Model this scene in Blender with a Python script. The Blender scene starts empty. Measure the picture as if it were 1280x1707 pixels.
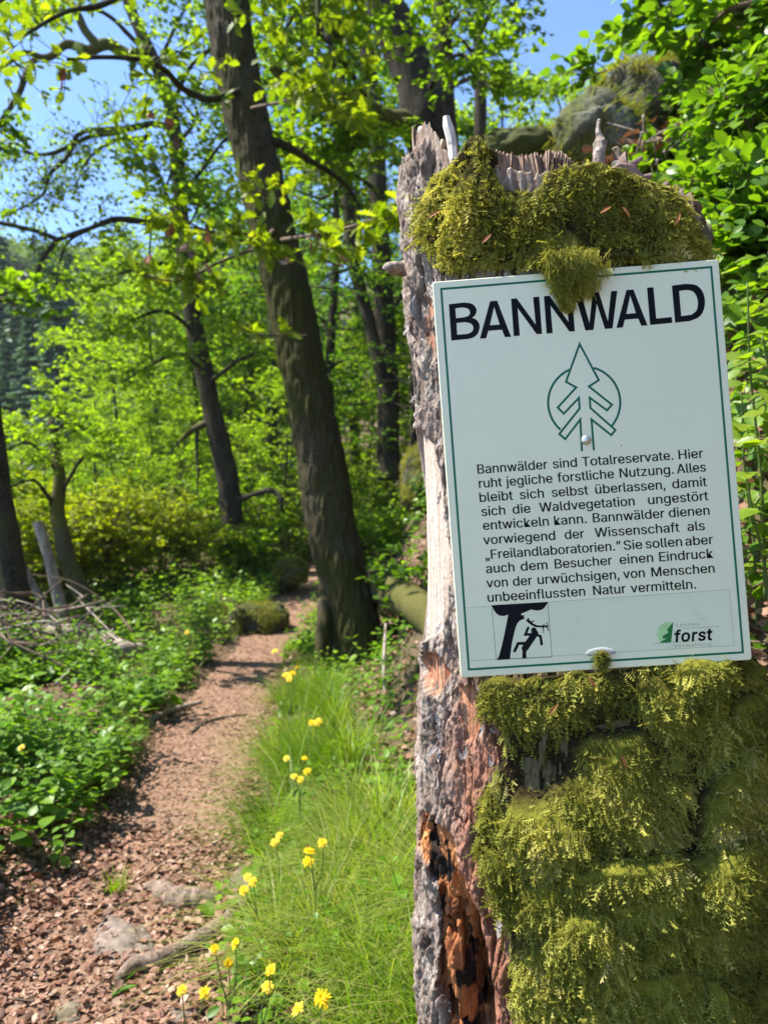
import bpy, math, random
import numpy as np
from mathutils import Vector, Matrix

# ------------------------------------------------------------------ camera, sky, sun, exposure
S = bpy.context.scene
COL = S.collection
F, CX, CY, EYE = 1283.0, 640.0, 853.5, 1.5          # photo focal length and centre in pixels, eye height
cam = bpy.data.cameras.new('camera'); camo = bpy.data.objects.new('camera', cam); COL.objects.link(camo)
camo.location = (0, 0, EYE); camo.rotation_euler = (math.radians(90), 0, 0)
cam.sensor_fit = 'VERTICAL'; cam.sensor_height = 24.0; cam.lens = F / 1707.0 * 24.0
cam.clip_start = 0.02; cam.clip_end = 2000
cam.dof.use_dof = True; cam.dof.focus_distance = 1.09; cam.dof.aperture_fstop = 4.2
S.camera = camo
SUN = Vector((-0.53, 0.035, 0.85)).normalized()
w = bpy.data.worlds.new('World'); S.world = w; w.use_nodes = True
wn = w.node_tree.nodes; sky = wn.new('ShaderNodeTexSky'); sky.sky_type = 'NISHITA'; sky.sun_disc = False
sky.sun_elevation = math.asin(SUN.z); sky.sun_rotation = math.atan2(SUN.x, SUN.y)
sky.air_density = 1.0; sky.dust_density = 0.1; sky.ozone_density = 7.0; sky.altitude = 2200
w.node_tree.links.new(sky.outputs[0], wn['Background'].inputs[0]); wn['Background'].inputs[1].default_value = 0.14
sun = bpy.data.lights.new('sun', 'SUN'); suno = bpy.data.objects.new('sun', sun); COL.objects.link(suno)
sun.energy = 4.9; sun.angle = math.radians(0.5); sun.color = (1.0, 0.95, 0.86)
suno.rotation_euler = (-SUN).to_track_quat('-Z', 'Y').to_euler()
S.view_settings.view_transform = 'Standard'; S.view_settings.look = 'None'
S.view_settings.exposure = 1.5; S.view_settings.gamma = 1.0
S.cycles.max_bounces = 7; S.cycles.diffuse_bounces = 4; S.cycles.transmission_bounces = 5
S.cycles.transparent_max_bounces = 6; S.cycles.use_denoising = True
S.cycles.caustics_reflective = False; S.cycles.caustics_refractive = False

# ------------------------------------------------------------------ helpers
rng = np.random.default_rng(7); random.seed(7)
A3 = lambda *a: np.array(a, float)
def at(px, py, Y): return np.array(((px - CX) / F * Y, Y, EYE - (py - CY) / F * Y))
def topx(P):
    P = np.asarray(P, float); Y = np.maximum(P[..., 1], 0.05)
    return CX + P[..., 0] / Y * F, CY - (P[..., 2] - EYE) / Y * F
def smooth(a, b, x): t = np.clip((x - a) / (b - a), 0, 1); return t * t * (3 - 2 * t)
def _h(ix, iy, iz, seed):
    n = (ix.astype(np.int64) * 374761393 + iy.astype(np.int64) * 668265263 + iz.astype(np.int64) * 2147483647 + seed * 974634541) & 0xffffffff
    n = ((n ^ (n >> 13)) * 1274126177) & 0xffffffff
    n = ((n ^ (n >> 15)) * 2246822519) & 0xffffffff
    return ((n ^ (n >> 16)) & 0xffffff) / float(0xffffff)
def noise(p, seed=0):
    p = np.asarray(p, float); i = np.floor(p).astype(np.int64); f = p - i; f = f * f * (3 - 2 * f); r = 0
    for a in (0, 1):
        for b in (0, 1):
            for c in (0, 1):
                wgt = (f[:, 0] if a else 1 - f[:, 0]) * (f[:, 1] if b else 1 - f[:, 1]) * (f[:, 2] if c else 1 - f[:, 2])
                r = r + wgt * _h(i[:, 0] + a, i[:, 1] + b, i[:, 2] + c, seed)
    return r * 2 - 1
def fbm(p, seed=0, o=4):
    p = np.asarray(p, float); r = 0; a = 1.0; t = 0
    for k in range(o): r = r + a * noise(p * 2 ** k, seed + k * 17); t += a; a *= .5
    return r / t
def worley(u, v, seed=0):
    iu, iv = np.floor(u).astype(np.int64), np.floor(v).astype(np.int64)
    d1 = np.full(u.shape, 9.0); d2 = d1.copy(); cid = np.zeros(u.shape); dx1 = np.zeros(u.shape); dy1 = np.zeros(u.shape)
    z = np.zeros_like(iu)
    for a in (-1, 0, 1):
        for b in (-1, 0, 1):
            cu, cv = iu + a, iv + b
            x = cu + _h(cu, cv, z, seed) - u; y = cv + _h(cu, cv, z, seed + 5) - v
            d = np.hypot(x, y); m = d < d1
            d2 = np.where(m, d1, np.minimum(d2, d)); cid = np.where(m, _h(cu, cv, z, seed + 9), cid)
            dx1 = np.where(m, x, dx1); dy1 = np.where(m, y, dy1); d1 = np.where(m, d, d1)
    return d1, d2, cid, dx1, dy1
def unit(v): v = np.asarray(v, float); return v / np.maximum(np.linalg.norm(v, axis=-1, keepdims=True), 1e-9)

class MB:
    """collects geometry and links it as one mesh object"""
    def __init__(s): s.V = []; s.F = []; s.A = []; s.C = []; s.n = 0
    def add(s, V, Fs, v=0.5, col=None):
        V = np.asarray(V, float).reshape(-1, 3); s.V.append(V)
        for f in (Fs if isinstance(Fs, (list, tuple)) else [Fs]):
            f = np.asarray(f, np.int64)
            if f.size: s.F.append(f + s.n)
        s.A.append(np.broadcast_to(np.asarray(v, float), (len(V),)))
        if col is not None: s.C.append(np.broadcast_to(np.asarray(col, float), (len(V), 3)))
        s.n += len(V)
    def build(s, name, mat, parent=None, smooth_=True, flip=False):
        me = bpy.data.meshes.new(name); V = np.concatenate(s.V)
        cnt = np.concatenate([np.full(len(f), f.shape[1], np.int32) for f in s.F]); idx = np.concatenate([f.ravel() for f in s.F]).astype(np.int32)
        me.vertices.add(len(V)); me.vertices.foreach_set('co', V.astype(np.float32).ravel())
        me.loops.add(len(idx)); me.loops.foreach_set('vertex_index', idx)
        me.polygons.add(len(cnt)); st = np.zeros(len(cnt), np.int32); st[1:] = np.cumsum(cnt)[:-1]
        me.polygons.foreach_set('loop_start', st); me.polygons.foreach_set('loop_total', cnt)
        me.polygons.foreach_set('use_smooth', np.full(len(cnt), smooth_, bool))
        me.update(calc_edges=True)
        a = me.attributes.new('v', 'FLOAT', 'POINT'); a.data.foreach_set('value', np.concatenate(s.A).astype(np.float32))
        if s.C:
            c = np.concatenate(s.C); c = np.concatenate([c, np.ones((len(c), 1))], 1)
            a = me.attributes.new('col', 'FLOAT_COLOR', 'POINT'); a.data.foreach_set('color', c.astype(np.float32).ravel())
        if mat: me.materials.append(mat)
        o = bpy.data.objects.new(name, me); COL.objects.link(o)
        if parent:
            o.parent = parent
            if parent.parent is None: o.matrix_parent_inverse = Matrix.Translation(-Vector(parent.location))   # geometry is given in world space
        return o
def thing(name, label, cat, group=None, loc=(0, 0, 0), rz=0.0):
    o = bpy.data.objects.new(name, None); COL.objects.link(o); o.location = loc; o.rotation_euler = (0, 0, rz)
    o.empty_display_size = .1; return tag(o, label, cat, group)
def tag(o, label, cat, group=None):
    o['label'] = label; o['category'] = cat
    if group: o['group'] = group
    return o
def kind(o, k): o['kind'] = k; return o
def copy_tree(o, parent=None):
    c = o.copy(); COL.objects.link(c)
    if parent: c.parent = parent
    for ch in o.children: copy_tree(ch, c)
    return c

def spline(pts, n):
    pts = np.asarray(pts, float); m = len(pts)
    if m < 3: t = np.linspace(0, 1, n)[:, None]; return pts[0] * (1 - t) + pts[-1] * t
    P = np.vstack([2 * pts[0] - pts[1], pts, 2 * pts[-1] - pts[-2]])
    u = np.linspace(0, m - 1, n); i = np.minimum(u.astype(int), m - 2); t = (u - i)[:, None]
    p0, p1, p2, p3 = P[i], P[i + 1], P[i + 2], P[i + 3]
    return .5 * (2 * p1 + (p2 - p0) * t + (2 * p0 - 5 * p1 + 4 * p2 - p3) * t * t + (3 * p1 - p0 - 3 * p2 + p3) * t ** 3)
def tube(mb, pts, rad, ns=6, bump=0.0, v=.5, seed=0, cap=True, bscale=6.0, fine=0.0):
    pts = np.asarray(pts, float); n = len(pts); rad = np.broadcast_to(np.asarray(rad, float), (n,))
    T = unit(np.gradient(pts, axis=0)); ref = np.array((0, 0, 1.0)) if abs(T[:, 2]).mean() < .8 else np.array((1.0, 0, 0))
    X = unit(np.cross(T, ref)); Y = np.cross(T, X); a = np.linspace(0, 2 * np.pi, ns, endpoint=False)
    d = X[:, None] * np.cos(a)[None, :, None] + Y[:, None] * np.sin(a)[None, :, None]
    R = rad[:, None]
    if bump:
        q = (pts[:, None] + d * R[..., None]).reshape(-1, 3)
        q2 = q.copy(); q2[:, 2] *= .35
        R = R * (1 + bump * (fbm(q2 * bscale, seed, 4).reshape(n, ns) + .5 * fbm(q * 2.2, seed + 3, 2).reshape(n, ns)) + (fine * np.abs(fbm(q * (34, 34, 7), seed + 9, 3)).reshape(n, ns) if fine else 0))
    V = (pts[:, None] + d * R[..., None]).reshape(-1, 3)
    i = np.arange(n - 1)[:, None] * ns; j = np.arange(ns)[None]; k = (j + 1) % ns
    Q = np.stack([i + j, i + k, i + ns + k, i + ns + j], -1).reshape(-1, 4)
    if cap:
        V = np.vstack([V, pts[0], pts[-1]]); b = n * ns; jj = np.arange(ns); kk = (jj + 1) % ns
        T1 = np.stack([np.full(ns, b), kk, jj], -1); T2 = np.stack([np.full(ns, b + 1), (n - 1) * ns + jj, (n - 1) * ns + kk], -1)
        mb.add(V, [Q, T1, T2], v)
    else: mb.add(V, Q, v)

def leaf_tpl(w=(.0, .26, .34, .26, .0), fold=.25, droop=.12, wave=0.0):
    """a leaf along +X, length 1: midrib and two folded, drooping halves"""
    n = len(w); xs = np.linspace(0, 1, n); V = []; mid = []; L = []; Rr = []
    for i, x in enumerate(xs):
        z = -droop * x * x; mid.append(len(V)); V.append((x, 0, z))
        if w[i] > 0:
            L.append(len(V)); V.append((x, w[i], z + fold * w[i] + wave * (-1) ** i)); Rr.append(len(V)); V.append((x, -w[i], z + fold * w[i] + wave * (-1) ** i))
        else: L.append(mid[-1]); Rr.append(mid[-1])
    f3, f4 = [], []
    for i in range(n - 1):
        for s_, flip in ((L, 0), (Rr, 1)):
            q = [mid[i], mid[i + 1], s_[i + 1], s_[i]]; q = [x for k, x in enumerate(q) if x not in q[:k]]
            if flip: q = q[::-1]
            (f3 if len(q) == 3 else f4).append(q) if len(q) > 2 else None
    return np.array(V, float), [np.array(f, np.int64).reshape(-1, k) for f, k in ((f3, 3), (f4, 4)) if f]
DIAMOND = (np.array([(0, 0, 0), (1, 0, -.12), (.45, .33, .05), (.45, -.33, .05)], float), [np.array([(0, 1, 2), (0, 3, 1)])])
OVATE = leaf_tpl()
LANCE = leaf_tpl((.03, .15, .17, .12, .0), .3, .25)
HEART = leaf_tpl((.18, .42, .40, .24, .0), .2, .15)
ROUNDL = leaf_tpl((.05, .36, .44, .34, .0), .12, .1)
OAK = leaf_tpl((.02, .06, .17, .08, .25, .11, .33, .15, .30, .12, .14, .0), .18, .14, .010)
LITTER = leaf_tpl((.02, .3, .33, .0), .45, -.18, .03)
def scatter(mb, tpl, P, X, N, s, v=.5, wid=1.0):
    tv, tf = tpl; P = np.asarray(P, float); n = len(P)
    if n == 0: return
    X = unit(X); Yv = unit(np.cross(np.broadcast_to(N, X.shape), X)); Z = np.cross(X, Yv)
    s = np.broadcast_to(np.asarray(s, float), (n,))[:, None, None]
    V = P[:, None] + s * (tv[None, :, 0:1] * X[:, None] + wid * tv[None, :, 1:2] * Yv[:, None] + tv[None, :, 2:3] * Z[:, None])
    off = (np.arange(n) * len(tv))[:, None, None]
    mb.add(V.reshape(-1, 3), [(f[None] + off).reshape(-1, f.shape[1]) for f in tf], np.repeat(np.broadcast_to(v, (n,)), len(tv)))
def rdir(n, zlo=-1., zhi=1.):
    a = rng.uniform(0, 2 * np.pi, n); z = rng.uniform(zlo, zhi, n); r = np.sqrt(np.maximum(0, 1 - z * z))
    return np.stack([r * np.cos(a), r * np.sin(a), z], -1)

# ------------------------------------------------------------------ materials
class NT:
    def __init__(s, name):
        s.m = bpy.data.materials.new(name); s.m.use_nodes = True; s.t = s.m.node_tree; s.t.nodes.clear()
        s.out = s.N('ShaderNodeOutputMaterial')
    def N(s, ty, **kw):
        n = s.t.nodes.new(ty)
        for k, x in kw.items(): setattr(n, k, x)
        return n
    def L(s, a, b): s.t.links.new(a, b)
    def set(s, sock, x):
        if hasattr(x, 'is_output') or isinstance(x, bpy.types.NodeSocket): s.L(x, sock)
        else: sock.default_value = (*x, 1) if isinstance(x, tuple) and len(x) == 3 and sock.type == 'RGBA' else x
    def attr(s, name, out='Fac'): return s.N('ShaderNodeAttribute', attribute_name=name).outputs[out]
    def ramp(s, fac, stops):
        r = s.N('ShaderNodeValToRGB'); e = r.color_ramp.elements
        while len(e) < len(stops): e.new(.5)
        for k, (p, c) in enumerate(stops): e[k].position = p; e[k].color = (*c, 1)
        s.L(fac, r.inputs[0]); return r.outputs[0]
    def noise(s, scale, detail=4, rough=.55, vec=None, stretch=None):
        tc = s.N('ShaderNodeTexCoord').outputs['Object']
        if stretch:
            mp = s.N('ShaderNodeMapping'); mp.inputs['Scale'].default_value = stretch; s.L(tc, mp.inputs[0]); tc = mp.outputs[0]
        n = s.N('ShaderNodeTexNoise'); n.inputs['Scale'].default_value = scale; n.inputs['Detail'].default_value = detail; n.inputs['Roughness'].default_value = rough
        s.L(tc, n.inputs['Vector']); return n.outputs['Fac']
    def mix(s, fac, a, b, mode='MIX'):
        n = s.N('ShaderNodeMix', data_type='RGBA', blend_type=mode); s.set(n.inputs[0], fac); s.set(n.inputs[6], a); s.set(n.inputs[7], b); return n.outputs[2]
    def mrange(s, x, a, b, c=0., d=1.):
        n = s.N('ShaderNodeMapRange'); s.L(x, n.inputs[0])
        for k, y in enumerate((a, b, c, d)): n.inputs[k + 1].default_value = y
        return n.outputs[0]
    def bump(s, h, strength=.5, dist=.01):
        n = s.N('ShaderNodeBump'); n.inputs['Strength'].default_value = strength; n.inputs['Distance'].default_value = dist; s.L(h, n.inputs['Height']); return n.outputs[0]
    def pbsdf(s, color, rough=.7, spec=.3, normal=None, metallic=0.0):
        b = s.N('ShaderNodeBsdfPrincipled'); s.set(b.inputs['Base Color'], color); s.set(b.inputs['Roughness'], rough)
        b.inputs['Specular IOR Level'].default_value = spec; b.inputs['Metallic'].default_value = metallic
        if normal is not None: s.L(normal, b.inputs['Normal'])
        return b.outputs[0]
    def done(s, sh): s.L(sh, s.out.inputs[0]); return s.m

def plain(name, c, rough=.6, spec=.3, metallic=0.0, var=.15, scale=30, bumps=0.0):
    t = NT(name); n = t.noise(scale)
    col = t.mix(t.mrange(n, .3, .7), tuple(x * (1 - var) for x in c), tuple(min(1, x * (1 + var)) for x in c))
    return t.done(t.pbsdf(col, rough, spec, t.bump(n, bumps, .005) if bumps else None, metallic))
def leafmat(name, stops, trans=.42, tcol=(1.55, 1.55, .4), rough=.5, spec=.25):
    t = NT(name); c = t.ramp(t.attr('v'), stops)
    n = t.noise(9, 2); c = t.mix(t.mrange(n, .25, .75, .0, .45), c, (stops[0][1]))
    p = t.pbsdf(c, rough, spec); tr = t.N('ShaderNodeBsdfTranslucent'); t.L(t.mix(1.0, c, tcol, 'MULTIPLY'), tr.inputs[0])
    m = t.N('ShaderNodeMixShader'); m.inputs[0].default_value = trans; t.L(p, m.inputs[1]); t.L(tr.outputs[0], m.inputs[2]); return t.done(m.outputs[0])
def barkmat(name, dark, light, moss=None, mlo=.5, mhi=.62, scale=14, bstr=.8):
    t = NT(name); n = t.noise(scale, 6, .65, stretch=(1, 1, .28)); n2 = t.noise(scale * 4, 4, .6); big = t.noise(1.6, 4, .6)
    c = t.mix(t.mrange(n, .35, .66), dark, light); c = t.mix(t.mrange(n2, .45, .72, 0, .6), c, tuple(x * 2.0 for x in light))
    if moss: c = t.mix(t.mrange(big, mlo, mhi, 0, .85), c, moss); c = t.mix(t.mrange(n2, .5, .7, 0, .25), c, tuple(x * 1.6 for x in moss))
    h = t.mix(.35, n, n2)
    return t.done(t.pbsdf(c, .9, .15, t.bump(h, bstr, .03)))
def colmat(name, rough=.85, spec=.2, scale=120, bstr=.4, dist=.003, var=.25, stretch=None):
    t = NT(name); c = t.attr('col', 'Color'); n = t.noise(scale, 5, .65, stretch=stretch)
    c = t.mix(1.0, c, t.mix(t.mrange(n, .25, .75), (1 - var,) * 3, (1 + var,) * 3), 'MULTIPLY')
    return t.done(t.pbsdf(c, rough, spec, t.bump(n, bstr, dist)))

M = {}
M['beech_leaf'] = leafmat('beech_leaf', [(0, (.068, .135, .009)), (.5, (.155, .275, .013)), (1, (.28, .40, .022))], .58)
M['slope_leaf'] = leafmat('slope_leaf', [(0, (.035, .095, .014)), (.5, (.085, .195, .02)), (1, (.17, .29, .03))], .55)
M['oak_leaf'] = leafmat('oak_leaf', [(0, (.07, .12, .007)), (.55, (.17, .25, .010)), (1, (.30, .35, .02))], .56)
M['far_leaf'] = leafmat('far_leaf', [(0, (.09, .15, .035)), (.5, (.15, .23, .045)), (1, (.22, .29, .06))], .4)
M['shrub_leaf'] = leafmat('shrub_leaf', [(0, (.12, .18, .008)), (.5, (.23, .30, .012)), (1, (.34, .37, .02))], .55)
M['herb_leaf'] = leafmat('herb_leaf', [(0, (.055, .13, .010)), (.5, (.125, .26, .018)), (1, (.24, .38, .03))], .48, rough=.42, spec=.35)
M['bank_leaf'] = leafmat('bank_leaf', [(0, (.045, .105, .010)), (.5, (.11, .23, .014)), (1, (.22, .35, .02))], .5, rough=.4, spec=.4)
M['needle'] = leafmat('needle', [(0, (.035, .08, .055)), (.6, (.06, .125, .075)), (1, (.10, .17, .08))], .2)
M['grass'] = leafmat('grass', [(0, (.06, .14, .006)), (.5, (.15, .27, .010)), (.85, (.27, .36, .03)), (1, (.44, .42, .16))], .5, rough=.45, spec=.4)
M['moss'] = leafmat('moss', [(0, (.15, .16, .028)), (.4, (.36, .36, .062)), (.8, (.58, .55, .13)), (1, (.68, .61, .27))], .45, (1.2, 1.15, .6), rough=.75, spec=.15)
M['litter'] = leafmat('litter', [(0, (.085, .043, .025)), (.4, (.25, .118, .072)), (.75, (.36, .215, .14)), (1, (.48, .35, .25))], .12, (1.2, .8, .5), rough=.6, spec=.3)
M['petal'] = leafmat('petal', [(0, (.72, .44, .004)), (1, (.85, .68, .012))], .3, (1, 1, 1), rough=.5)
M['stem'] = plain('stem', (.10, .15, .04), .5)
M['twig'] = plain('twig', (.11, .075, .05), .8, .2, var=.4)
M['trunk_big'] = barkmat('trunk_big', (.013, .010, .006), (.072, .056, .036), (.042, .042, .007), .36, .56, 16, 1.0)
M['trunk_dark'] = barkmat('trunk_dark', (.013, .010, .007), (.048, .038, .028), (.05, .06, .014), .52, .66, 10)
M['trunk_moss'] = barkmat('trunk_moss', (.03, .024, .016), (.09, .07, .05), (.085, .085, .018), .36, .52, 12)
M['dead_wood'] = barkmat('dead_wood', (.10, .075, .055), (.36, .30, .25), None, scale=18, bstr=.6)
M['root_wood'] = barkmat('root_wood', (.055, .038, .027), (.20, .145, .11), None, scale=22, bstr=.5)
M['stone'] = barkmat('stone', (.08, .06, .047), (.18, .14, .115), (.12, .11, .04), .55, .75, 9, .5)
M['rock'] = barkmat('rock', (.025, .021, .015), (.11, .098, .08), (.045, .05, .008), .34, .50, 5, .8)
M['stump'] = colmat('stump', .85, .2, 300, .9, .003, .42, (1, 1, .45))
M['stump_wood'] = colmat('stump_wood', .8, .2, 160, .6, .002, .35, (1, 1, .12))
M['moss_base'] = plain('moss_base', (.075, .068, .016), .95, .05, var=.5, scale=160, bumps=.9)
M['moss_clump'] = colmat('moss_clump', .95, .05, 90, .9, .006, .5)
M['pale_rock'] = barkmat('pale_rock', (.06, .055, .045), (.17, .16, .135), (.05, .06, .010), .42, .58, 7, .9)
def ground_mat(name, c1, c2, c3):
    t = NT(name); n = t.noise(26, 6, .65); n2 = t.noise(2.1, 4, .6); n3 = t.noise(140, 4, .7)
    c = t.mix(t.mrange(n, .35, .65), c1, c2); c = t.mix(t.mrange(n2, .4, .65, 0, .7), c, c3); c = t.mix(t.mrange(n3, .45, .75, 0, .55), c, tuple(x * 1.7 for x in c2))
    return t.done(t.pbsdf(c, .95, .1, t.bump(t.mix(.5, n, n3), .9, .02)))
M['ground'] = ground_mat('ground', (.06, .042, .025), (.15, .10, .065), (.06, .075, .02))
M['path'] = ground_mat('path', (.13, .078, .05), (.29, .18, .12), (.22, .135, .09))
# ------------------------------------------------------------------ ground and path
PY_ = [-6, 1.0, 2.4, 3.5, 4.85, 6.5, 8.5, 10.5, 13, 15.5, 18, 25, 40, 80, 400]
PX_ = [-.6, -.75, -.86, -.93, -1.15, -1.27, -1.32, -1.25, -1.1, -.85, -.56, .3, 2, 6, 20]
PZ_ = [0, 0, 0, 0, 0, 0, .05, .17, .45, .75, 1.05, 1.8, 3.2, 6, 10]
def pathx(y): return np.interp(y, PY_, PX_)
def pathz(y): return np.interp(y, PY_, PZ_)
RD = [.30, .55, .9, 1.27, 1.75, 2.15, 2.7, 4, 8, 20, 60, 300]; RZ = [0, .06, .16, .32, 1.1, 2.1, 3.2, 5.0, 8.5, 16, 30, 60]
LD = [.32, .7, 1.2, 2.5, 4, 6, 10, 20, 40, 300]; LZ = [0, .07, .12, .16, .0, -1.2, -4.2, -9, -13, -20]
def ground_z(x, y, fine=True):
    x = np.asarray(x, float); y = np.asarray(y, float)
    d = x - pathx(y); z = pathz(y) + np.where(d > 0, np.interp(d, RD, RZ), np.interp(-d, LD, LZ))
    r = np.hypot(x, y - 0.0); hill = np.maximum(0, r - 58); z = z + np.minimum(hill * .36, 60) * smooth(25, -30, x - .15 * y)
    z = z + np.minimum(hill, 80) * .1
    if fine:
        p = np.stack([x, y, np.zeros_like(x)], -1).reshape(-1, 3)
        off = smooth(.28, .8, abs(d)).ravel()
        z = z + (fbm(p * 1.3, 3, 3) * .09 * off + fbm(p * 6, 5, 3) * .025 * (.35 + off)).reshape(z.shape) + (fbm(p * .2, 8, 2).reshape(z.shape)) * np.clip((r - 12) * .05, 0, 1.5)
    return z
def warp(n, lo, hi, c, dense, fine):
    t = np.linspace(-1, 1, n); s_ = np.sinh(t * fine) / np.sinh(fine)
    return np.where(s_ < 0, c + s_ * (c - lo), c + s_ * (hi - c))
def grid_faces(nx, ny):
    i = np.arange(ny - 1)[:, None] * nx; j = np.arange(nx - 1)[None]
    return np.stack([i + j, i + j + 1, i + nx + j + 1, i + nx + j], -1).reshape(-1, 4)
gx = warp(420, -230, 230, -.8, 0, 7.2); gy = np.concatenate([np.linspace(-12, .8, 30, endpoint=False), np.linspace(.8, 14, 300, endpoint=False), 14 + (np.linspace(0, 1, 140) ** 2.4) * 230])
X, Y = np.meshgrid(gx, gy); Z = ground_z(X, Y)
g = MB(); g.add(np.stack([X, Y, Z], -1), grid_faces(len(gx), len(gy))); kind(g.build('ground', M['ground']), 'structure')
# the trodden path: a ribbon laid 8 mm over the soil, its ragged edges dipping into it
yy = np.linspace(.9, 24, 900); uu = np.linspace(-1, 1, 25)
U, YY = np.meshgrid(uu, yy); pe = np.stack([U * 2, YY, np.zeros_like(U)], -1).reshape(-1, 3)
hw = .36 + .09 * fbm(np.stack([yy * .9, yy * 0 + 3, yy * 0], -1), 21, 3)[:, None] + .07 * fbm(np.stack([yy * 4, yy * 0 + 9, yy * 0], -1), 22, 3)[:, None] + np.interp(yy, [0, 2.6, 3.6, 6], [.34, .3, 0, 0])[:, None] * (U < 0)
XX = pathx(YY) + U * hw
ZZ = ground_z(XX, YY) + .010 - .03 * np.abs(U) ** 6
g = MB(); g.add(np.stack([XX, YY, ZZ], -1), grid_faces(len(uu), len(yy))); kind(g.build('path', M['path']), 'structure')

# ------------------------------------------------------------------ the sign
SC = [np.array(p) + (0, 0, EYE) for p in ((.06789, 1.08875, .32544), (.46669, 1.07497, .35316), (.50579, 1.05861, -.20339), (.10699, 1.07238, -.23111))]
SN = np.array((-.03637, -.99898, .02683))                      # faces the walker
SU = unit(SC[1] - SC[0]); SD = unit(SC[3] - SC[0])
def onsign(P, off):
    """points measured in the photograph -> points on the sign's plane, off metres in front of it"""
    if 0 < off < .0012: off = .00008 + off * .3
    P = np.atleast_2d(np.asarray(P, float)); r = np.stack([(P[:, 0] - CX) / F, np.ones(len(P)), -(P[:, 1] - CY) / F], -1)
    o = np.array((0, 0, EYE)); t = ((SC[0] + SN * off - o) @ SN) / (r @ SN); return o + r * t[:, None]
sign = thing('notice_sign', 'white enamelled notice sign with green border reading BANNWALD, hung on the mossy stump', 'sign', loc=(.305, 1.066, 1.27))
M['panel'] = (lambda t: t.done(t.pbsdf(t.mix(t.mrange(t.noise(7, 5, .6), .35, .75), (.83, .82, .585), (.79, .78, .55)), t.mrange(t.noise(25, 4), .3, .7, .28, .42), .5)))(NT('panel'))
M['panel_edge'] = plain('panel_edge', (.72, .74, .70), .5)
M['sign_green'] = plain('sign_green', (.004, .14, .075), .5, .2, var=.12, scale=60)
M['sign_black'] = plain('sign_black', (.006, .007, .009), .6, .12, var=.3, scale=40)
M['sign_grey'] = plain('sign_grey', (.20, .22, .20), .5)
M['logo_green'] = plain('logo_green', (.01, .17, .04), .4)
M['logo_pale'] = plain('logo_pale', (.42, .66, .30), .5)
M['film'] = (lambda t: t.done(t.pbsdf(t.mix(t.mrange(t.noise(16, 4, .6), .35, .7), (.75, .775, .565), (.71, .74, .53)), .22, .55)))(NT('film'))
M['film_edge'] = plain('film_edge', (.36, .42, .38), .5)
M['steel'] = plain('steel', (.55, .55, .54), .32, .5, .85)
M['rust'] = plain('rust', (.10, .06, .04), .7)
M['clear_cap'] = plain('clear_cap', (.36, .38, .36), .3, .4)
TH, BV = .0035, .0011
def panel_mesh():
    bm = MB(); c = [np.array(p) for p in SC]; ctr = sum(c) / 4
    def ringv(inset, off):
        out = []; r = .004
        for k, (sx, sy) in enumerate(((1, 1), (-1, 1), (-1, -1), (1, -1))):
            p = c[k] + SU * sx * (inset + r) + SD * sy * (inset + r)
            for q in range(5):
                a = math.pi * (1 + k * .5 + q / 8); out.append(p + r * (SU * math.cos(a) + SD * math.sin(a)) + SN * off)
        return out
    rings = [ringv(0, -TH), ringv(0, -BV), ringv(BV * .4, -BV * .35), ringv(BV, 0)]
    V = np.array([p for r in rings for p in r]); n = 20; i = np.arange(3)[:, None] * n; j = np.arange(n)[None]; k = (j + 1) % n
    bm.add(V, [np.stack([i + j, i + n + j, i + n + k, i + k], -1).reshape(-1, 4), np.arange(3 * n, 4 * n)[None], np.arange(n - 1, -1, -1)[None]])
    return bm
po = panel_mesh().build('panel', M['panel'], sign, False)
def stroke(mb, pts, wd, off, closed=False, world=True):
    """a mitred line of constant width, measured in photograph pixels"""
    P = np.asarray(pts, float); n = len(P)
    d = unit(np.roll(P, -1, 0) - P); dp = np.roll(d, 1, 0)
    if not closed: dp[0] = d[0]; d[-1] = dp[-1]
    nrm = lambda v: np.stack([-v[:, 1], v[:, 0]], -1)
    m = unit(nrm(d) + nrm(dp)); sc = 1 / np.maximum(.35, (m * nrm(d)).sum(-1, keepdims=True))
    A, B = P + m * sc * wd / 2, P - m * sc * wd / 2
    V = onsign(np.vstack([A, B]), off); i = np.arange(n if closed else n - 1); k = (i + 1) % n
    mb.add(V, np.stack([i, k, n + k, n + i], -1))
def disc(mb, c, rx, ry, off, n=28): 
    a = np.linspace(0, 2 * np.pi, n, endpoint=False); mb.add(onsign(np.stack([c[0] + rx * np.cos(a), c[1] + ry * np.sin(a)], -1), off), np.arange(n)[None])
def curve_faces(cu):
    o = bpy.data.objects.new('outline', cu); COL.objects.link(o); dg = bpy.context.evaluated_depsgraph_get()
    me = bpy.data.meshes.new_from_object(o.evaluated_get(dg)); V = np.array([v.co for v in me.vertices]).reshape(-1, 3); Fc = [tuple(p.vertices) for p in me.polygons]
    bpy.data.objects.remove(o); bpy.data.curves.remove(cu); bpy.data.meshes.remove(me)
    return V, [np.array([f for f in Fc if len(f) == k]) for k in sorted(set(map(len, Fc)))]
def fill(mb, loops, off):
    cu = bpy.data.curves.new('outline', 'CURVE'); cu.dimensions = '2D'; cu.fill_mode = 'BOTH'
    for lp in loops:
        s_ = cu.splines.new('POLY'); s_.points.add(len(lp) - 1); s_.use_cyclic_u = True
        for p, q in zip(s_.points, lp): p.co = (q[0] / 100, -q[1] / 100, 0, 1)
    V, Fs = curve_faces(cu); mb.add(onsign(np.stack([V[:, 0] * 100, -V[:, 1] * 100], -1), off), Fs)
GLYPHS = {}                                                     # letter outlines, cap height 509: letter, advance, contours
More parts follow.
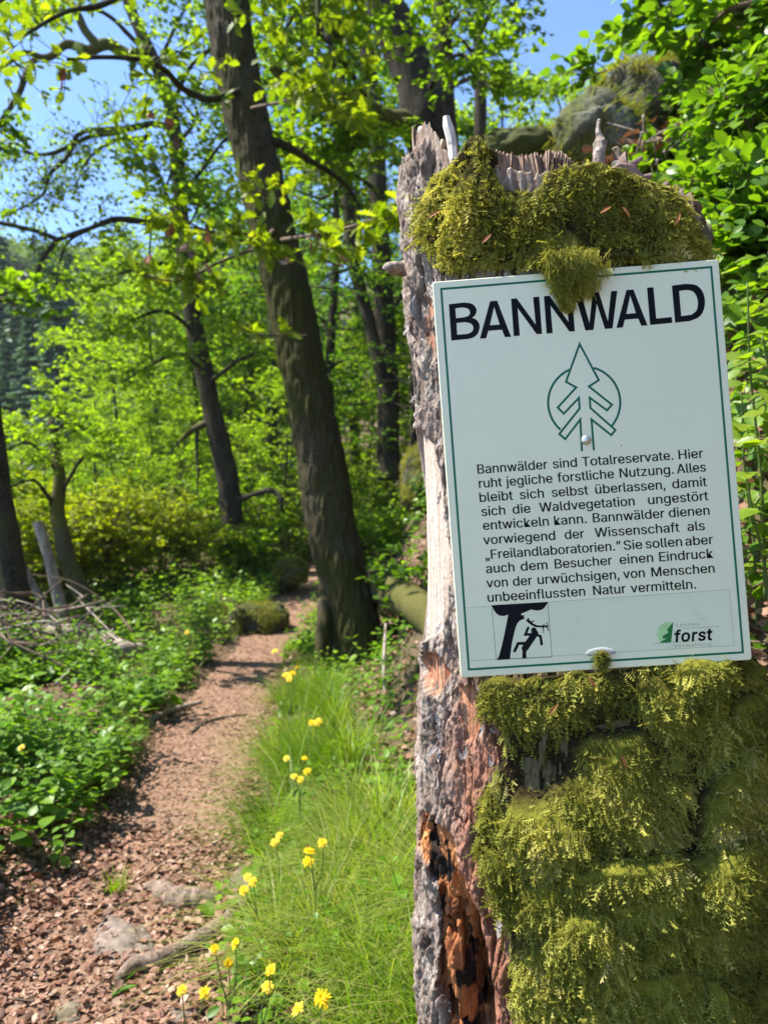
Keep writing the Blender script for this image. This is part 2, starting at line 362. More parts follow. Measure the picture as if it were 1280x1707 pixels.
for rec in """,187:38 -119,68 71,137 71,84 -119;.187:95 -4,78 -1,63 9,53 24,50 41,53 59,63 73,78 83,95 87,113 83,128 73,138 59,141 41,138 24,128 9,113 -1;A479:16 0,201 509,276 509,463 0,395 0,287 302,264 372,232 478,245 478,213 371,191 302,85 0|110 142,110 199,370 199,370 142;B456:60 0,60 509,241 509,289 504,329 491,359 469,381 442,394 410,398 374,395 344,387 320,356 286,315 267,315 262,339 257,363 245,385 227,402 203,414 173,418 136,413 100,400 67,377 39,344 18,301 4,247 0|125 57,245 57,296 63,330 80,349 105,355 137,352 161,342 184,327 203,306 218,279 228,248 231,125 231|125 285,238 285,288 296,308 309,323 326,333 348,336 372,330 403,313 429,283 446,240 452,125 452;E418:60 0,60 509,372 509,372 452,125 452,125 286,355 286,355 229,125 229,125 57,375 57,375 0;F410:60 0,60 509,369 509,369 452,125 452,125 278,346 278,346 221,125 221,125 0;H517:60 0,60 509,125 509,125 289,392 289,392 509,457 509,457 0,392 0,392 232,125 232,125 0;L393:60 0,60 509,125 509,125 57,361 57,361 0;M628:60 0,60 509,152 509,277 187,287 159,299 123,311 84,322 49,307 49,318 83,330 121,342 158,352 187,476 509,568 509,568 0,504 0,504 291,504 327,505 369,506 413,507 457,513 457,498 409,482 363,467 322,456 291,342 0,286 0,170 291,159 321,145 361,129 408,112 457,119 457,120 416,121 372,122 328,122 291,122 0;N523:60 0,60 509,136 509,343 183,363 151,388 107,414 55,405 54,401 108,399 157,399 195,399 509,463 509,463 0,387 0,202 290,177 331,148 381,108 452,119 454,122 384,124 328,125 291,125 0;S446:224 -9,172 -4,128 9,91 31,64 60,46 96,38 137,104 137,110 110,123 88,142 71,166 59,224 49,257 52,286 60,311 74,329 92,341 114,346 139,342 161,332 179,296 205,245 222,184 239,128 260,86 289,60 326,52 372,58 413,75 448,102 476,138 498,180 511,227 516,275 511,316 498,351 476,377 449,394 415,401 378,337 378,326 412,302 437,267 453,225 459,194 456,167 448,145 435,129 418,118 398,115 376,119 352,131 334,169 308,212 293,264 279,312 264,359 238,395 198,405 171,408 139,403 99,386 64,360 34,323 11,278 -4;T448:32 452,32 509,417 509,417 452,257 452,257 0,193 0,193 452;V479:204 0,16 509,84 509,192 206,215 137,248 31,235 31,267 138,290 206,395 509,463 509,278 0;W686:155 0,16 509,82 509,163 196,175 145,187 94,197 40,189 40,200 94,211 145,224 196,306 509,380 509,462 196,474 145,486 94,497 40,488 40,499 94,510 145,523 196,603 509,670 509,530 0,455 0,368 323,351 391,336 475,350 475,335 395,318 323,230 0;a389:160 -9,126 -5,94 5,68 22,48 45,35 73,30 108,34 138,43 161,58 179,78 193,125 211,178 220,234 227,265 235,273 243,276 255,276 257,267 297,240 322,196 331,149 322,118 301,100 274,41 291,57 322,79 346,104 364,133 375,194 384,239 379,286 360,306 343,322 320,333 290,337 251,337 0,277 0,277 52,272 52,252 25,215 1|170 45,202 49,228 59,248 74,263 93,272 115,276 138,276 190,259 182,231 176,200 171,175 168,134 159,103 139,95 124,92 105,102 72,130 52;b424:229 -8,198 -5,172 4,138 31,118 59,112 59,112 0,53 0,53 509,114 509,114 319,118 319,137 346,171 373,197 381,229 384,274 378,313 361,345 332,370 293,385 245,390 189,385 133,370 84,346 45,313 16,274 -2|220 47,253 51,279 66,301 88,316 117,325 151,328 189,325 227,316 261,301 290,280 311,253 325,220 330,188 325,161 312,140 291,125 263,116 229,113 189,116 150,125 115,140 86,162 65,188 51;c395:207 -8,159 -2,117 16,82 46,56 85,40 133,34 187,40 243,56 291,82 330,117 360,159 378,207 384,260 377,305 356,340 322,362 277,303 262,290 289,270 311,242 325,207 330,173 325,145 310,124 287,108 258,99 224,96 187,99 151,108 117,124 89,145 66,173 51,207 46,243 52,271 66,292 89,304 117,363 102,341 56,306 21,261 -1;d424:195 -8,151 -2,111 16,79 45,55 84,39 133,34 189,39 245,55 293,79 332,112 361,151 378,196 384,228 381,253 373,287 346,306 319,311 319,311 509,372 509,372 0,313 0,313 59,307 59,287 31,252 4,227 -5|205 47,236 51,263 65,284 86,299 115,309 150,312 189,309 229,300 263,284 291,263 312,237 325,205 330,172 325,145 311,124 290,108 261,99 227,96 189,99 151,109 117,124 88,145 66,172 51;e404:212 -8,161 -2,117 16,82 46,56 85,40 132,34 187,39 242,55 290,81 329,115 359,157 378,205 384,266 374,294 361,319 341,341 315,357 282,368 242,371 194,371 169,75 169,75 221,338 221,310 202,307 237,298 269,283 294,263 314,237 326,205 330,173 326,146 313,125 294,109 270,99 241,96 211,96 178,100 139,110 106,128 80,151 61,179 50,212 46,254 53,285 73,306 105,365 91,353 63,335 39,311 19,283 4,249 -5;f253:228 379,228 327,6 327,6 379|81 0,81 432,84 461,96 486,113 505,135 519,187 530,222 527,243 521,227 468,215 472,195 474,171 470,154 460,145 443,142 419,142 0;g425:207 -151,168 -148,134 -140,82 -110,51 -69,101 -41,122 -66,154 -88,207 -97,249 -92,282 -75,304 -47,311 -6,311 68,306 68,287 41,252 16,227 8,195 5,152 10,113 27,80 53,55 90,39 136,34 191,39 246,55 293,80 332,112 361,152 378,196 384,228 382,253 373,288 346,308 319,313 319,313 379,372 379,372 -9,367 -54,350 -90,324 -117,291 -136,251 -147|205 59,237 63,264 75,285 95,300 121,309 154,312 193,309 231,300 264,285 291,264 312,237 325,205 330,172 325,145 312,124 290,109 262,99 229,96 193,99 155,109 123,124 96,145 76,172 63;h410:114 227,114 0,53 0,53 509,114 509,114 287,102 287,124 332,152 362,187 379,227 384,264 380,295 369,321 349,341 321,353 285,357 240,357 0,296 0,296 235,290 275,273 304,246 323,210 329,184 326,161 317,141 303,126 283,117 257;i166:53 0,53 379,114 379,114 0|84 443,67 446,54 455,44 468,41 483,44 499,54 512,67 521,84 524,100 521,114 512,123 499,126 483,123 468,114 455,100 446;j166:53 379,114 379,114 -30,111 -63,102 -90,86 -113,65 -129,37 -139,4 -143,-10 -143,-10 -87,2 -87,25 -83,40 -72,50 -54,53 -29|83 443,67 446,53 455,44 468,41 483,44 499,53 512,67 521,83 524,100 521,114 512,123 499,126 483,123 468,114 455,100 446;k380:110 137,110 212,121 212,284 379,360 379,184 199,177 199|53 0,53 509,114 509,114 0|294 0,148 186,191 229,372 0;l189:139 -2,101 3,74 20,58 47,53 84,53 509,114 509,114 99,120 62,130 54,146 52,160 53,170 54,181 3,162 -1;m609:53 0,53 379,112 379,112 295,108 295,118 323,132 346,172 376,219 386,257 380,287 361,309 331,321 295,312 295,322 321,337 343,381 375,437 386,468 383,497 372,522 354,541 328,553 296,557 255,557 0,496 0,496 254,490 289,473 313,447 326,419 330,395 328,374 320,345 290,335 247,335 0,274 0,274 260,269 288,253 311,229 326,199 330,158 320,140 307,126 289,117 266,114 238,114 0;n409:114 227,114 0,53 0,53 379,112 379,112 287,102 287,124 332,152 362,187 379,227 384,264 380,295 369,321 349,341 321,353 285,357 240,357 0,296 0,296 235,290 275,273 304,246 323,210 329,184 326,161 317,141 303,126 283,117 257;o415:207 -8,159 -2,117 16,82 46,56 85,40 133,34 187,40 243,56 291,82 330,117 360,159 378,207 384,256 378,299 360,333 330,359 291,376 243,381 187,376 133,359 85,333 46,299 16,256 -2|207 46,242 51,270 66,292 89,307 117,316 151,319 187,316 224,307 258,292 287,270 310,242 325,207 330,173 325,145 310,124 287,108 258,99 224,96 187,99 151,108 117,124 89,145 66,173 51;r259:53 0,53 379,112 379,112 321,115 321,130 347,152 367,181 380,213 385,229 384,243 384,243 322,230 324,207 326,182 323,159 315,140 301,126 284,117 262,114 237,114 0;s365:182 -8,145 -5,112 3,84 18,62 38,45 63,36 94,94 107,105 79,124 60,150 49,181 45,217 50,244 62,262 81,268 103,265 121,254 136,237 147,212 155,149 170,104 186,72 208,53 237,47 274,51 305,65 332,87 354,115 370,149 381,187 384,223 381,254 372,279 358,299 339,324 290,268 277,258 298,243 316,219 328,187 333,156 329,131 317,114 299,109 277,112 258,124 243,172 223,229 209,275 194,306 171,325 142,331 107,326 75,312 47,290 24,260 6,223 -5;t227:204 379,204 327,6 327,6 379|65 471,126 471,126 98,128 76,136 61,150 53,170 50,185 51,202 54,213 2,192 -3,168 -4,125 2,92 21,72 52,65 93;u410:182 -5,146 -1,115 11,89 31,69 59,57 95,53 139,53 379,114 379,114 144,119 105,137 75,164 56,200 50,226 53,249 62,268 77,283 97,293 122,296 153,296 379,357 379,357 0,298 0,298 92,307 92,286 47,257 17,222 0;v389:163 0,17 379,84 379,165 155,187 87,206 21,184 21,203 87,224 155,305 379,371 379,226 0;w567:138 0,23 379,87 379,133 214,154 137,175 41,165 41,186 135,206 214,252 379,316 379,362 214,382 136,402 41,391 41,413 135,434 214,480 379,545 379,429 0,368 0,319 172,305 225,291 280,277 338,291 338,277 280,263 225,248 172,199 0;z380:42 0,42 46,254 320,254 323,48 323,48 379,333 379,333 331,126 60,126 56,339 56,339 0;ä389:160 -9,126 -5,94 5,68 22,48 45,35 73,30 108,34 138,43 161,58 179,78 193,125 211,178 220,234 227,265 235,273 243,276 255,276 257,267 297,240 322,196 331,149 322,118 301,100 274,41 291,57 322,79 346,104 364,133 375,194 384,239 379,286 360,306 343,322 320,333 290,337 251,337 0,277 0,277 52,272 52,252 25,215 1|170 45,202 49,228 59,248 74,263 93,272 115,276 138,276 190,259 182,231 176,200 171,175 168,134 159,103 139,95 124,92 105,102 72,130 52|261 443,246 446,233 455,224 468,221 483,224 499,233 512,246 520,261 523,277 520,290 512,299 499,301 483,299 468,290 455,277 446|117 443,102 446,89 455,80 468,77 483,80 499,89 512,102 520,117 523,133 520,146 512,155 499,158 483,155 468,146 455,133 446;ö415:207 -8,159 -2,117 16,82 46,56 85,40 133,34 187,40 243,56 291,82 330,117 360,159 378,207 384,256 378,299 360,333 330,359 291,376 243,381 187,376 133,359 85,333 46,299 16,256 -2|207 46,242 51,270 66,292 89,307 117,316 151,319 187,316 224,307 258,292 287,270 310,242 325,207 330,173 325,145 310,124 287,108 258,99 224,96 187,99 151,108 117,124 89,145 66,173 51|279 443,264 446,251 455,242 468,239 483,242 499,251 512,264 520,279 523,295 520,308 512,317 499,320 483,317 468,308 455,295 446|136 443,120 446,107 455,98 468,95 483,98 499,107 512,120 520,136 523,151 520,164 512,173 499,176 483,173 468,164 455,151 446;ü410:182 -5,146 -1,115 11,89 31,69 59,57 95,53 139,53 379,114 379,114 144,119 105,137 75,164 56,200 50,226 53,249 62,268 77,283 97,293 122,296 153,296 379,357 379,357 0,298 0,298 92,307 92,286 47,257 17,222 0|277 443,261 446,248 455,239 468,236 483,239 499,248 512,261 520,277 523,292 520,305 512,314 499,317 483,314 468,305 455,292 446|133 443,118 446,104 455,96 468,93 483,96 499,104 512,118 520,133 523,149 520,162 512,170 499,173 483,170 468,162 455,149 446;”300:52 318,82 509,151 509,98 318|175 318,205 509,274 509,222 318;„286:38 -119,68 71,138 71,85 -119|161 -119,192 71,261 71,208 -119""".split(';'):
    a_, c_ = rec[1:].split(':', 1); GLYPHS[rec[0]] = (int(a_), [[tuple(map(int, p.split())) for p in l.split(',')] for l in c_.split('|')])
def words_on(mb, body, x0, x1, yb, slope, cap, off, bold=.0, shear=0.0, space=0, heavy=0.):
    """one word set between x0 and x1 on a sloping baseline"""
    cu = bpy.data.curves.new('outline', 'CURVE'); cu.dimensions = '2D'; cu.fill_mode = 'BOTH'; cu.offset = bold; pen = 0
    for ch in body:
        adv, loops = GLYPHS[ch]
        for lp in loops:
            s_ = cu.splines.new('POLY'); s_.points.add(len(lp) - 1); s_.use_cyclic_u = True
            for p, q in zip(s_.points, lp): p.co = ((q[0] + pen + shear * q[1]) / 1000, q[1] / 1000, 0, 1)
        pen += adv + space
    V, Fs = curve_faces(cu); a, b = V[:, 0].min(), V[:, 0].max(); sx = (x1 - x0) / (b - a); sy = cap / (.509 + 2 * bold)
    xx = x0 + (V[:, 0] - a) * sx; dy = V[:, 1] * sy; tilt = math.tan(math.radians(4.9))
    for q in range(3 if heavy else 1): mb.add(onsign(np.stack([xx - dy * tilt + (q - 1) * heavy * .5, yb + (xx - x0) * slope - dy], -1), off + .00002 * q), Fs)
b = MB(); disc(b, (1035, 742.6), 1.1, 1.1, .0005, 10); disc(b, (962, 1037), .8, .8, .0006, 10); b.build('speck', M['rust'], sign, False)
b = MB(); stroke(b, [(735.2, 481.8), (1184.6, 445.2), (1237.6, 1087.4), (781.3, 1116.0)], 3.6, .0005, True); b.build('border', M['sign_green'], sign, False)
Z4 = lambda L: [(730 + x / 5.12, 450 + y / 5.12) for x, y in L]; Z5 = lambda L: [(960 + x / 5.12, 430 + y / 5.12) for x, y in L]
def rnd(L, n=4): return spline(L, (len(L) - 1) * n + 1).tolist()
h = MB()
fill(h, [Z4([(92, 293), (200, 280)] + rnd([(225, 278), (285, 287), (320, 318), (328, 352), (316, 385), (290, 408)]) + rnd([(292, 408), (330, 428), (352, 465), (353, 500), (337, 545), (302, 575), (255, 589)]) + [(113, 603)]),
         Z4([(147, 328)] + rnd([(205, 320), (250, 328), (272, 356), (262, 388), (222, 404)]) + [(153, 412)]), Z4([(157, 453)] + rnd([(230, 445), (278, 457), (300, 488), (290, 525), (250, 546)]) + [(163, 553)])], .0006)
fill(h, [Z4([(356, 587), (443, 267), (503, 262), (622, 570), (570, 573), (545, 510), (428, 519), (410, 582)]), Z4([(441, 472), (478, 315), (525, 466)])], .0006)
N_ = [(622, 246), (670, 242), (832, 465), (810, 232), (862, 228), (886, 545), (840, 548), (678, 325), (697, 560), (645, 565)]
fill(h, [Z4(N_)], .0006); fill(h, [Z4([(x + 280, y - 22) for x, y in N_])], .0006)
fill(h, [Z5([(-12, 305), (42, 301), (112, 555), (140, 295), (192, 291), (270, 540), (297, 283), (350, 280), (310, 600), (245, 606), (175, 390), (148, 613), (78, 620)])], .0006)
fill(h, [Z5([(343, 598), (428, 274), (487, 268), (608, 575), (555, 579), (529, 517), (414, 527), (397, 592)]), Z5([(427, 478), (460, 320), (508, 470)])], .0006)
fill(h, [Z5([(603, 254), (658, 250), (682, 517), (815, 504), (820, 553), (630, 572)])], .0006)
fill(h, [Z5([(815, 236)] + rnd([(930, 221), (1010, 228), (1060, 262), (1090, 320), (1097, 390), (1080, 460), (1040, 508), (970, 538)]) + [(843, 552)]),
         Z5([(877, 282)] + rnd([(935, 273), (993, 285), (1028, 333), (1037, 395), (1025, 448), (985, 483)]) + [(895, 497)])], .0006)
h.build('heading', M['sign_black'], sign, False)
TXT = [(789.8, 762.9, 797, 1170, 'Bannwälder 796.3 912.3 sind 921.8 961.3 Totalreservate. 970.5 1121.8 Hier 1131.3 1171.6'),
 (813.4, 785.9, 799, 1175, 'ruht 798.6 836.7 jegliche 843.5 920.6 forstliche 929.2 1023 Nutzung. 1033 1122.5 Alles 1128.2 1176'),
 (836.9, 810.4, 800, 1176, 'bleibt 799.8 854.8 sich 866.8 906.3 selbst 920 980.2 überlassen, 992.5 1108.6 damit 1120.6 1177.7'),
 (860.3, 834, 803, 1178, 'sich 802.9 841.9 die 854.8 884 Waldvegetation 899.5 1057.3 ungestört 1080.5 1180.2'),
 (883.5, 858, 806, 1181, 'entwickeln 805.4 914.4 kann. 924 977.5 Bannwälder 988.5 1107.2 dienen 1114.9 1182'),
 (907.9, 883.5, 806, 1174, 'vorwiegend 806 925.2 der 941.6 973.4 Wissenschaft 991.7 1132 als 1145.9 1174.2'),
 (932.2, 906.7, 810, 1187, '„Freilandlaboratorien.” 809.2 1034.5 Sie 1039.8 1070.2 sollen 1076.3 1136.4 aber 1142.4 1188'),
 (955.6, 929.9, 811, 1188, 'auch 810.6 857.3 dem 868.2 912.3 Besucher 925 1019.9 einen 1032.9 1088.3 Eindruck 1099 1188.3'),
 (979.7, 954.4, 811, 1190, 'von 811.3 846.2 der 855.3 886.9 urwüchsigen, 896.5 1032.3 von 1038.8 1074.2 Menschen 1086 1190.5'),
 (1003.5, 981, 813, 1159, 'unbeeinflussten 813.2 975 Natur 989 1042.7 vermitteln. 1051.3 1159.6')]
h = MB()
for y0, y1, xa, xb, line in TXT:
    sl = (y1 - y0) / (xb - xa); wd = line.split()
    for k in range(0, len(wd), 3): words_on(h, wd[k], float(wd[k + 1]), float(wd[k + 2]), y0 + (float(wd[k + 1]) - xa) * sl, sl, 15.4, .0006, .0, heavy=.75)
h.build('notice_text', M['sign_black'], sign, False)
Z1 = lambda L: [(880 + x / 6.4, 550 + y / 6.4) for x, y in L]
e = MB()
stroke(e, Z1([(573, 1295), (555, 955), (395, 1165), (332, 1110), (548, 838), (540, 725), (380, 893), (315, 828), (512, 613), (403, 553), (548, 150), (752, 535), (648, 603), (893, 798), (840, 858), (655, 722), (663, 832), (930, 1068), (885, 1122), (675, 955), (700, 1285)]), 3.5, .0005)
def arc(a0, a1): 
    a = np.radians(np.linspace(a0, a1, 40)); return Z1(np.stack([597 + 384 * np.cos(a), 775 + 384 * np.sin(a)], -1))
stroke(e, arc(246, 131), 3.7, .00055); stroke(e, arc(-75, 40), 3.7, .00055)
e.build('tree_emblem', M['sign_green'], sign, False)
# the sticker along the bottom
f = MB(); q = [(774.8, 1013.5), (1215, 982.7), (1223, 1076), (781.5, 1101.9)]; fill(f, [q], .0003); fo = f.build('sticker', M['film'], sign, False)
f = MB(); stroke(f, q, .7, .00045, True); f.build('sticker_edge', M['film_edge'], fo, False)
Z2 = lambda L: [(760 + x / 7.111, 990 + y / 7.111) for x, y in L]
f = MB(); stroke(f, Z2([(422, 137), (1085, 97), (1135, 748), (475, 782)]), .7, .0005, True)
fill(f, [Z2([(422, 137), (1085, 97)] + rnd([(1078, 120), (1040, 170), (1000, 192), (950, 197), (890, 185)]) + [(840, 207), (768, 235), (775, 255), (808, 250), (800, 270), (812, 285), (805, 297)] + rnd([(800, 298), (760, 315), (725, 352), (700, 420), (665, 570), (648, 680), (640, 770)]) + [(480, 782)] + rnd([(480, 782), (512, 720), (560, 530), (600, 330), (618, 245)]) + rnd([(612, 248), (560, 262), (500, 250), (455, 205), (422, 137)]))], .0006)
fill(f, [Z2([(825, 310), (845, 300), (850, 283), (862, 285), (868, 310), (888, 325), (925, 313), (928, 323), (900, 340), (915, 352), (960, 373), (1020, 375), (1050, 350), (1055, 355), (1035, 375), (1070, 372), (1078, 330), (1085, 335), (1080, 372), (1104, 378), (1102, 386), (1080, 388), (1106, 440), (1099, 443), (1065, 393), (1040, 400), (1040, 465), (1033, 465), (1028, 405), (1015, 397), (940, 395), (890, 370), (850, 340)])], .0006)
disc(f, Z2([(920, 430)])[0], 4.6, 4.6, .0006)
for k, (pp, wd) in enumerate((([(853, 402), (820, 482), (905, 480)], 4.3), ([(945, 478), (1000, 505), (1012, 596)], 4.5), ([(935, 468), (815, 645)], 11), ([(845, 585), (735, 588), (694, 676)], 5), ([(808, 630), (808, 765)], 6.8), ([(890, 480), (950, 480)], 5.5))):
    o_ = .00062 + .00003 * k; stroke(f, Z2(pp), wd, o_)
    for ends in (0, -1):
        if not (k == 4): disc(f, Z2([pp[ends]])[0], wd / 2, wd / 2, o_ + .00001, 16)
f.build('falling_branch_pictogram', M['sign_black'], fo, False)
Z3 = lambda L: [(1070 + x / 8.533, 1010 + y / 8.533) for x, y in L]
f = MB(); fill(f, [Z3(rnd([(430, 240), (370, 230), (300, 248), (240, 300), (213, 375), (220, 445), (245, 500), (262, 522)]) + [(380, 500), (425, 330)])], .0006); f.build('logo_disc', M['logo_pale'], fo, False)
f = MB(); fill(f, [Z3([(443, 228), (352, 335), (370, 380), (282, 435), (305, 470), (360, 455), (240, 525), (408, 518)])], .0008); f.build('logo_tree', M['logo_green'], fo, False)
f = MB(); L3 = lambda x, y: Z3([(x, y)])[0]
stroke(f, Z3([(140, 535), (770, 498)]), .55, .0009); stroke(f, Z3([(570, 322), (1105, 292)]), .55, .0009)
for body, xa, xb, ya, cap, sp in (('Landes', 488, 803, 296, 5.4, 110), ('Verwaltung', 457, 972, 594, 5.6, 100)):
    words_on(f, body, L3(xa, 0)[0], L3(xb, 0)[0], L3(0, ya)[1], -.062, cap, .0009, -.008, space=sp)
f.build('logo_small_text', M['sign_grey'], fo, False)
f = MB(); words_on(f, 'forst', L3(462, 0)[0], L3(1008, 0)[0], L3(0, 513)[1], -.058, 20.5, .00095, .022, .16, space=30); f.build('logo_text', M['sign_black'], fo, False)
def dome(name, px, r_px, hgt, mat, flat=1.0, n=20, m=6, half=False):
    c = onsign([px], 0)[0]; s_ = r_px / F * c[1]; mb = MB(); V = []
    for i in range(m + 1):
        t = i / m * math.pi / 2
        for j in range(n):
            a = 2 * math.pi * j / n; V.append(c + SU * s_ * math.cos(t) * math.cos(a) - SD * s_ * flat * math.cos(t) * math.sin(a) * (1 if not half or math.sin(a) > 0 else .25) + SN * (hgt * math.sin(t) + .0004))
    i = np.arange(m)[:, None] * n; j = np.arange(n)[None]; k = (j + 1) % n
    mb.add(V, np.stack([i + j, i + k, i + n + k, i + n + j], -1).reshape(-1, 4)); return mb.build(name, mat, sign)
dome('bolt', (976.3, 733.8), 8.4, .0045, M['steel'])
dome('washer_cap', (1000.5, 1090), 26, .002, M['clear_cap'], .42, half=True); wb = dome('bolt', (1003, 1092), 10, .008, M['rust'])
f = MB(); n = 900; bp = onsign(np.stack([1003 + rng.normal(0, 6, n), 1101 + rng.normal(0, 7, n)], -1), .004) + SN * rng.uniform(0, .006, (n, 1))
scatter(f, LANCE, bp, rdir(n) + (0, -.3, -.5), rdir(n), rng.uniform(.003, .007, n), rng.uniform(0, .35, n)); f.build('moss_tuft', M['moss'], sign)
# ------------------------------------------------------------------ the dead stump
def st(h):
    """centre x, centre y, half widths of the stump at height h above the eye"""
    xc = np.interp(h, [-1.5, -.86, 0, .51, .7], [.385, .352, .322, .283, .268]); rx = np.interp(h, [-1.5, -.86, 0, .3, .51, .7], [.35, .292, .258, .252, .252, .245])
    ry = rx * .78; yc = 1.0737 + .0293 * (h - .047) + .014 + ry; return xc, yc, rx, ry
def stump_pt(phi, h):
    xc, yc, rx, ry = st(h); s_, c_ = np.sin(phi), np.cos(phi); e = 2 / 2.5; rx = rx * np.where(s_ > 0, np.interp(h, [-.5, -.15, .6], [.98, .90, .86]), 1.0)
    P = np.stack([xc + rx * np.sign(s_) * abs(s_) ** e, yc - ry * np.sign(c_) * abs(c_) ** e, EYE + h], -1)
    N = unit(np.stack([np.sign(s_) * abs(s_) ** (2 - e) / rx, -np.sign(c_) * abs(c_) ** (2 - e) / ry, np.zeros_like(s_)], -1)); return P, N
def inpoly(px, py, poly):
    poly = np.asarray(poly, float); r = np.zeros(px.shape, bool); j = len(poly) - 1
    for i in range(len(poly)):
        xi, yi, xj, yj = *poly[i], *poly[j]
        if yi != yj: r ^= ((yi > py) != (yj > py)) & (px < (xj - xi) * (py - yi) / (yj - yi) + xi)
        j = i
    return r
def polymask(px, py, poly, soft, seed, amp):
    """soft mask of a photographed patch with a ragged edge"""
    q = np.stack([px / 40, py / 40, px * 0], -1); jx = fbm(q, seed, 4) * amp; jy = fbm(q, seed + 40, 4) * amp; r = 0
    for dx, dy in ((0, 0), (soft, 0), (-soft, 0), (0, soft), (0, -soft)): r = r + inpoly(px + jx + dx, py + jy + dy, poly)
    return r / 5.
ROT = [(712, 1340), (728, 1362), (762, 1400), (775, 1470), (798, 1525), (823, 1640), (828, 1760), (742, 1760), (736, 1600), (735, 1480), (708, 1410)]
ORANGE = [[(762, 1145), (795, 1150), (800, 1190), (790, 1240), (770, 1235), (760, 1190)], [(700, 1092), (724, 1080), (742, 1125), (730, 1165), (708, 1150)], [(700, 500), (716, 500), (722, 560), (716, 615), (705, 560)]]
PALE = [(680, 715), (712, 720), (722, 790), (742, 880), (752, 960), (748, 1010), (728, 1050), (704, 1075), (692, 1010), (685, 900)]
MOSS_UP = [(750, 275), (768, 240), (790, 216), (812, 238), (815, 275), (832, 314), (893, 318), (908, 288), (945, 268), (1000, 272), (1060, 288), (1125, 308), (1152, 340), (1172, 385), (1186, 436), (1234, 560), (1230, 690), (1205, 700), (1192, 470), (1180, 440), (1100, 425), (1000, 440), (930, 448), (905, 438), (870, 438), (800, 442), (748, 430), (735, 418), (708, 405), (692, 378), (700, 340), (720, 300)]
MOSS_LO = [(905, 1125), (1020, 1120), (1250, 1095), (1400, 1090), (1400, 1800), (862, 1800), (850, 1600), (832, 1500), (800, 1440), (795, 1370), (815, 1310), (850, 1260), (838, 1190), (800, 1170), (805, 1135), (850, 1140)]
def moss_mask(px, py, amp=14): return np.maximum(polymask(px, py, MOSS_UP, 5, 61, amp * .6), polymask(px, py, MOSS_LO, 8, 67, amp))
# top edge of the wood: photographed skyline of the broken rim
TOPX = [640, 668, 676, 690, 700, 722, 728, 742, 748, 760, 772, 800, 830, 900, 1000, 1100, 1160, 1200, 1300]
TOPY = [320, 285, 262, 218, 206, 212, 238, 250, 262, 270, 262, 280, 285, 285, 285, 300, 335, 390, 430]
stump = thing('tree_stump', 'tall broken dead stump with flaking grey bark, orange rot hollow and thick hanging moss', 'tree stump', loc=(.36, 1.4, .2))
def local(o): return o
ph = np.radians(np.concatenate([np.linspace(-178, -122, 24, endpoint=False), np.linspace(-122, -10, 330, endpoint=False), np.linspace(-10, 178, 90)]))
nh = 860; hs = np.linspace(-1.42, .66, nh)
PHI, Hh = np.meshgrid(ph, hs)
P0, N0 = stump_pt(PHI, Hh); qx, qy = topx(P0)
toph = EYE - (np.interp(qx, TOPX, TOPY) - CY) / F * P0[..., 1] - EYE                     # rim height above the eye at this angle
top_phi = np.array([np.interp(0, (Hh[:, k] - toph[:, k]), Hh[:, k]) for k in range(len(ph))])
jag = fbm(np.stack([ph * 26, ph * 0, ph * 0], -1), 71, 3) * .010 + noise(np.stack([ph * 70, ph * 0 + 4, ph * 0], -1), 72) * .008
top_phi = np.where(abs(ph) < 1.75, top_phi, .42) + jag
t01 = (hs + 1.42) / 2.08; Hh = -1.42 + (top_phi[None] + 1.42) * t01[:, None]
P0, N0 = stump_pt(PHI, Hh); qx, qy = topx(P0); fx, fy = qx.ravel(), qy.ravel()
rr = st(Hh)[2]; u = (PHI * rr).ravel(); v_ = Hh.ravel()
q3 = np.stack([u, v_, u * 0], -1)
wu = u + fbm(q3 * 18, 81, 3) * .012; wv = v_ + fbm(q3 * 14, 82, 3) * .016
d1, d2, cid, dx, dy = worley(wu / .017, wv / .034, 83); edge = np.clip((d2 - d1) / .22, 0, 1)
e1, e2, cid2, ex, ey = worley(wu / .007, wv / .013, 87); edge2 = np.clip((e2 - e1) / .3, 0, 1)
ridge = fbm(np.stack([wu * 38, wv * 7, u * 0], -1), 84, 4); lump = fbm(q3 * 7, 85, 3)
def terrace(x, n, sharp=.18): y = x * n; f = np.floor(y); return (f + smooth(1 - sharp, 1, y - f)) / n, f
ta, sa = terrace(fbm(np.stack([wu * 24, wv * 9, u * 0], -1), 86, 4) * 1.4 + .5, 6); tb_, sb = terrace(fbm(np.stack([wu * 60, wv * 20, u * 0 + 5], -1), 89, 3) * 1.2 + .5, 4)
rdg = (1 - np.abs(fbm(np.stack([wu * 58, wv * 8, u * 0], -1), 84, 3)) * 2.2); crackv = smooth(.72, .95, rdg)                # narrow vertical fissures
plate = edge ** .6 * (.25 + .75 * cid)
bark_h = .013 * ta + .0045 * tb_ + .0035 * plate + .0016 * edge2 * cid2 - .011 * crackv + .005 * lump + .0028 * fbm(q3 * (150, 70, 1), 88, 3) - .006
idn = _h(sa.astype(np.int64) + 50, sb.astype(np.int64) + 50, np.floor(cid * 7).astype(np.int64), 5)
grain = fbm(np.stack([u * 130, v_ * 5, u * 0], -1), 91, 4); wood_h = -.010 + .0016 * grain + .004 * lump
rot = polymask(fx, fy, ROT, 2, 93, 9); org = np.maximum.reduce([polymask(fx, fy, p, 3, 95 + k, 9) for k, p in enumerate(ORANGE)]); pale = polymask(fx, fy, PALE, 3, 99, 8)
bare = np.clip(np.maximum(org, pale), 0, 1); top_bare = smooth(-.055, -.02, (Hh - top_phi[None]).ravel() + .02 * grain) * (abs(PHI.ravel()) < 1.25)
cross = np.clip((fx - 735) / 90, 0, 1)
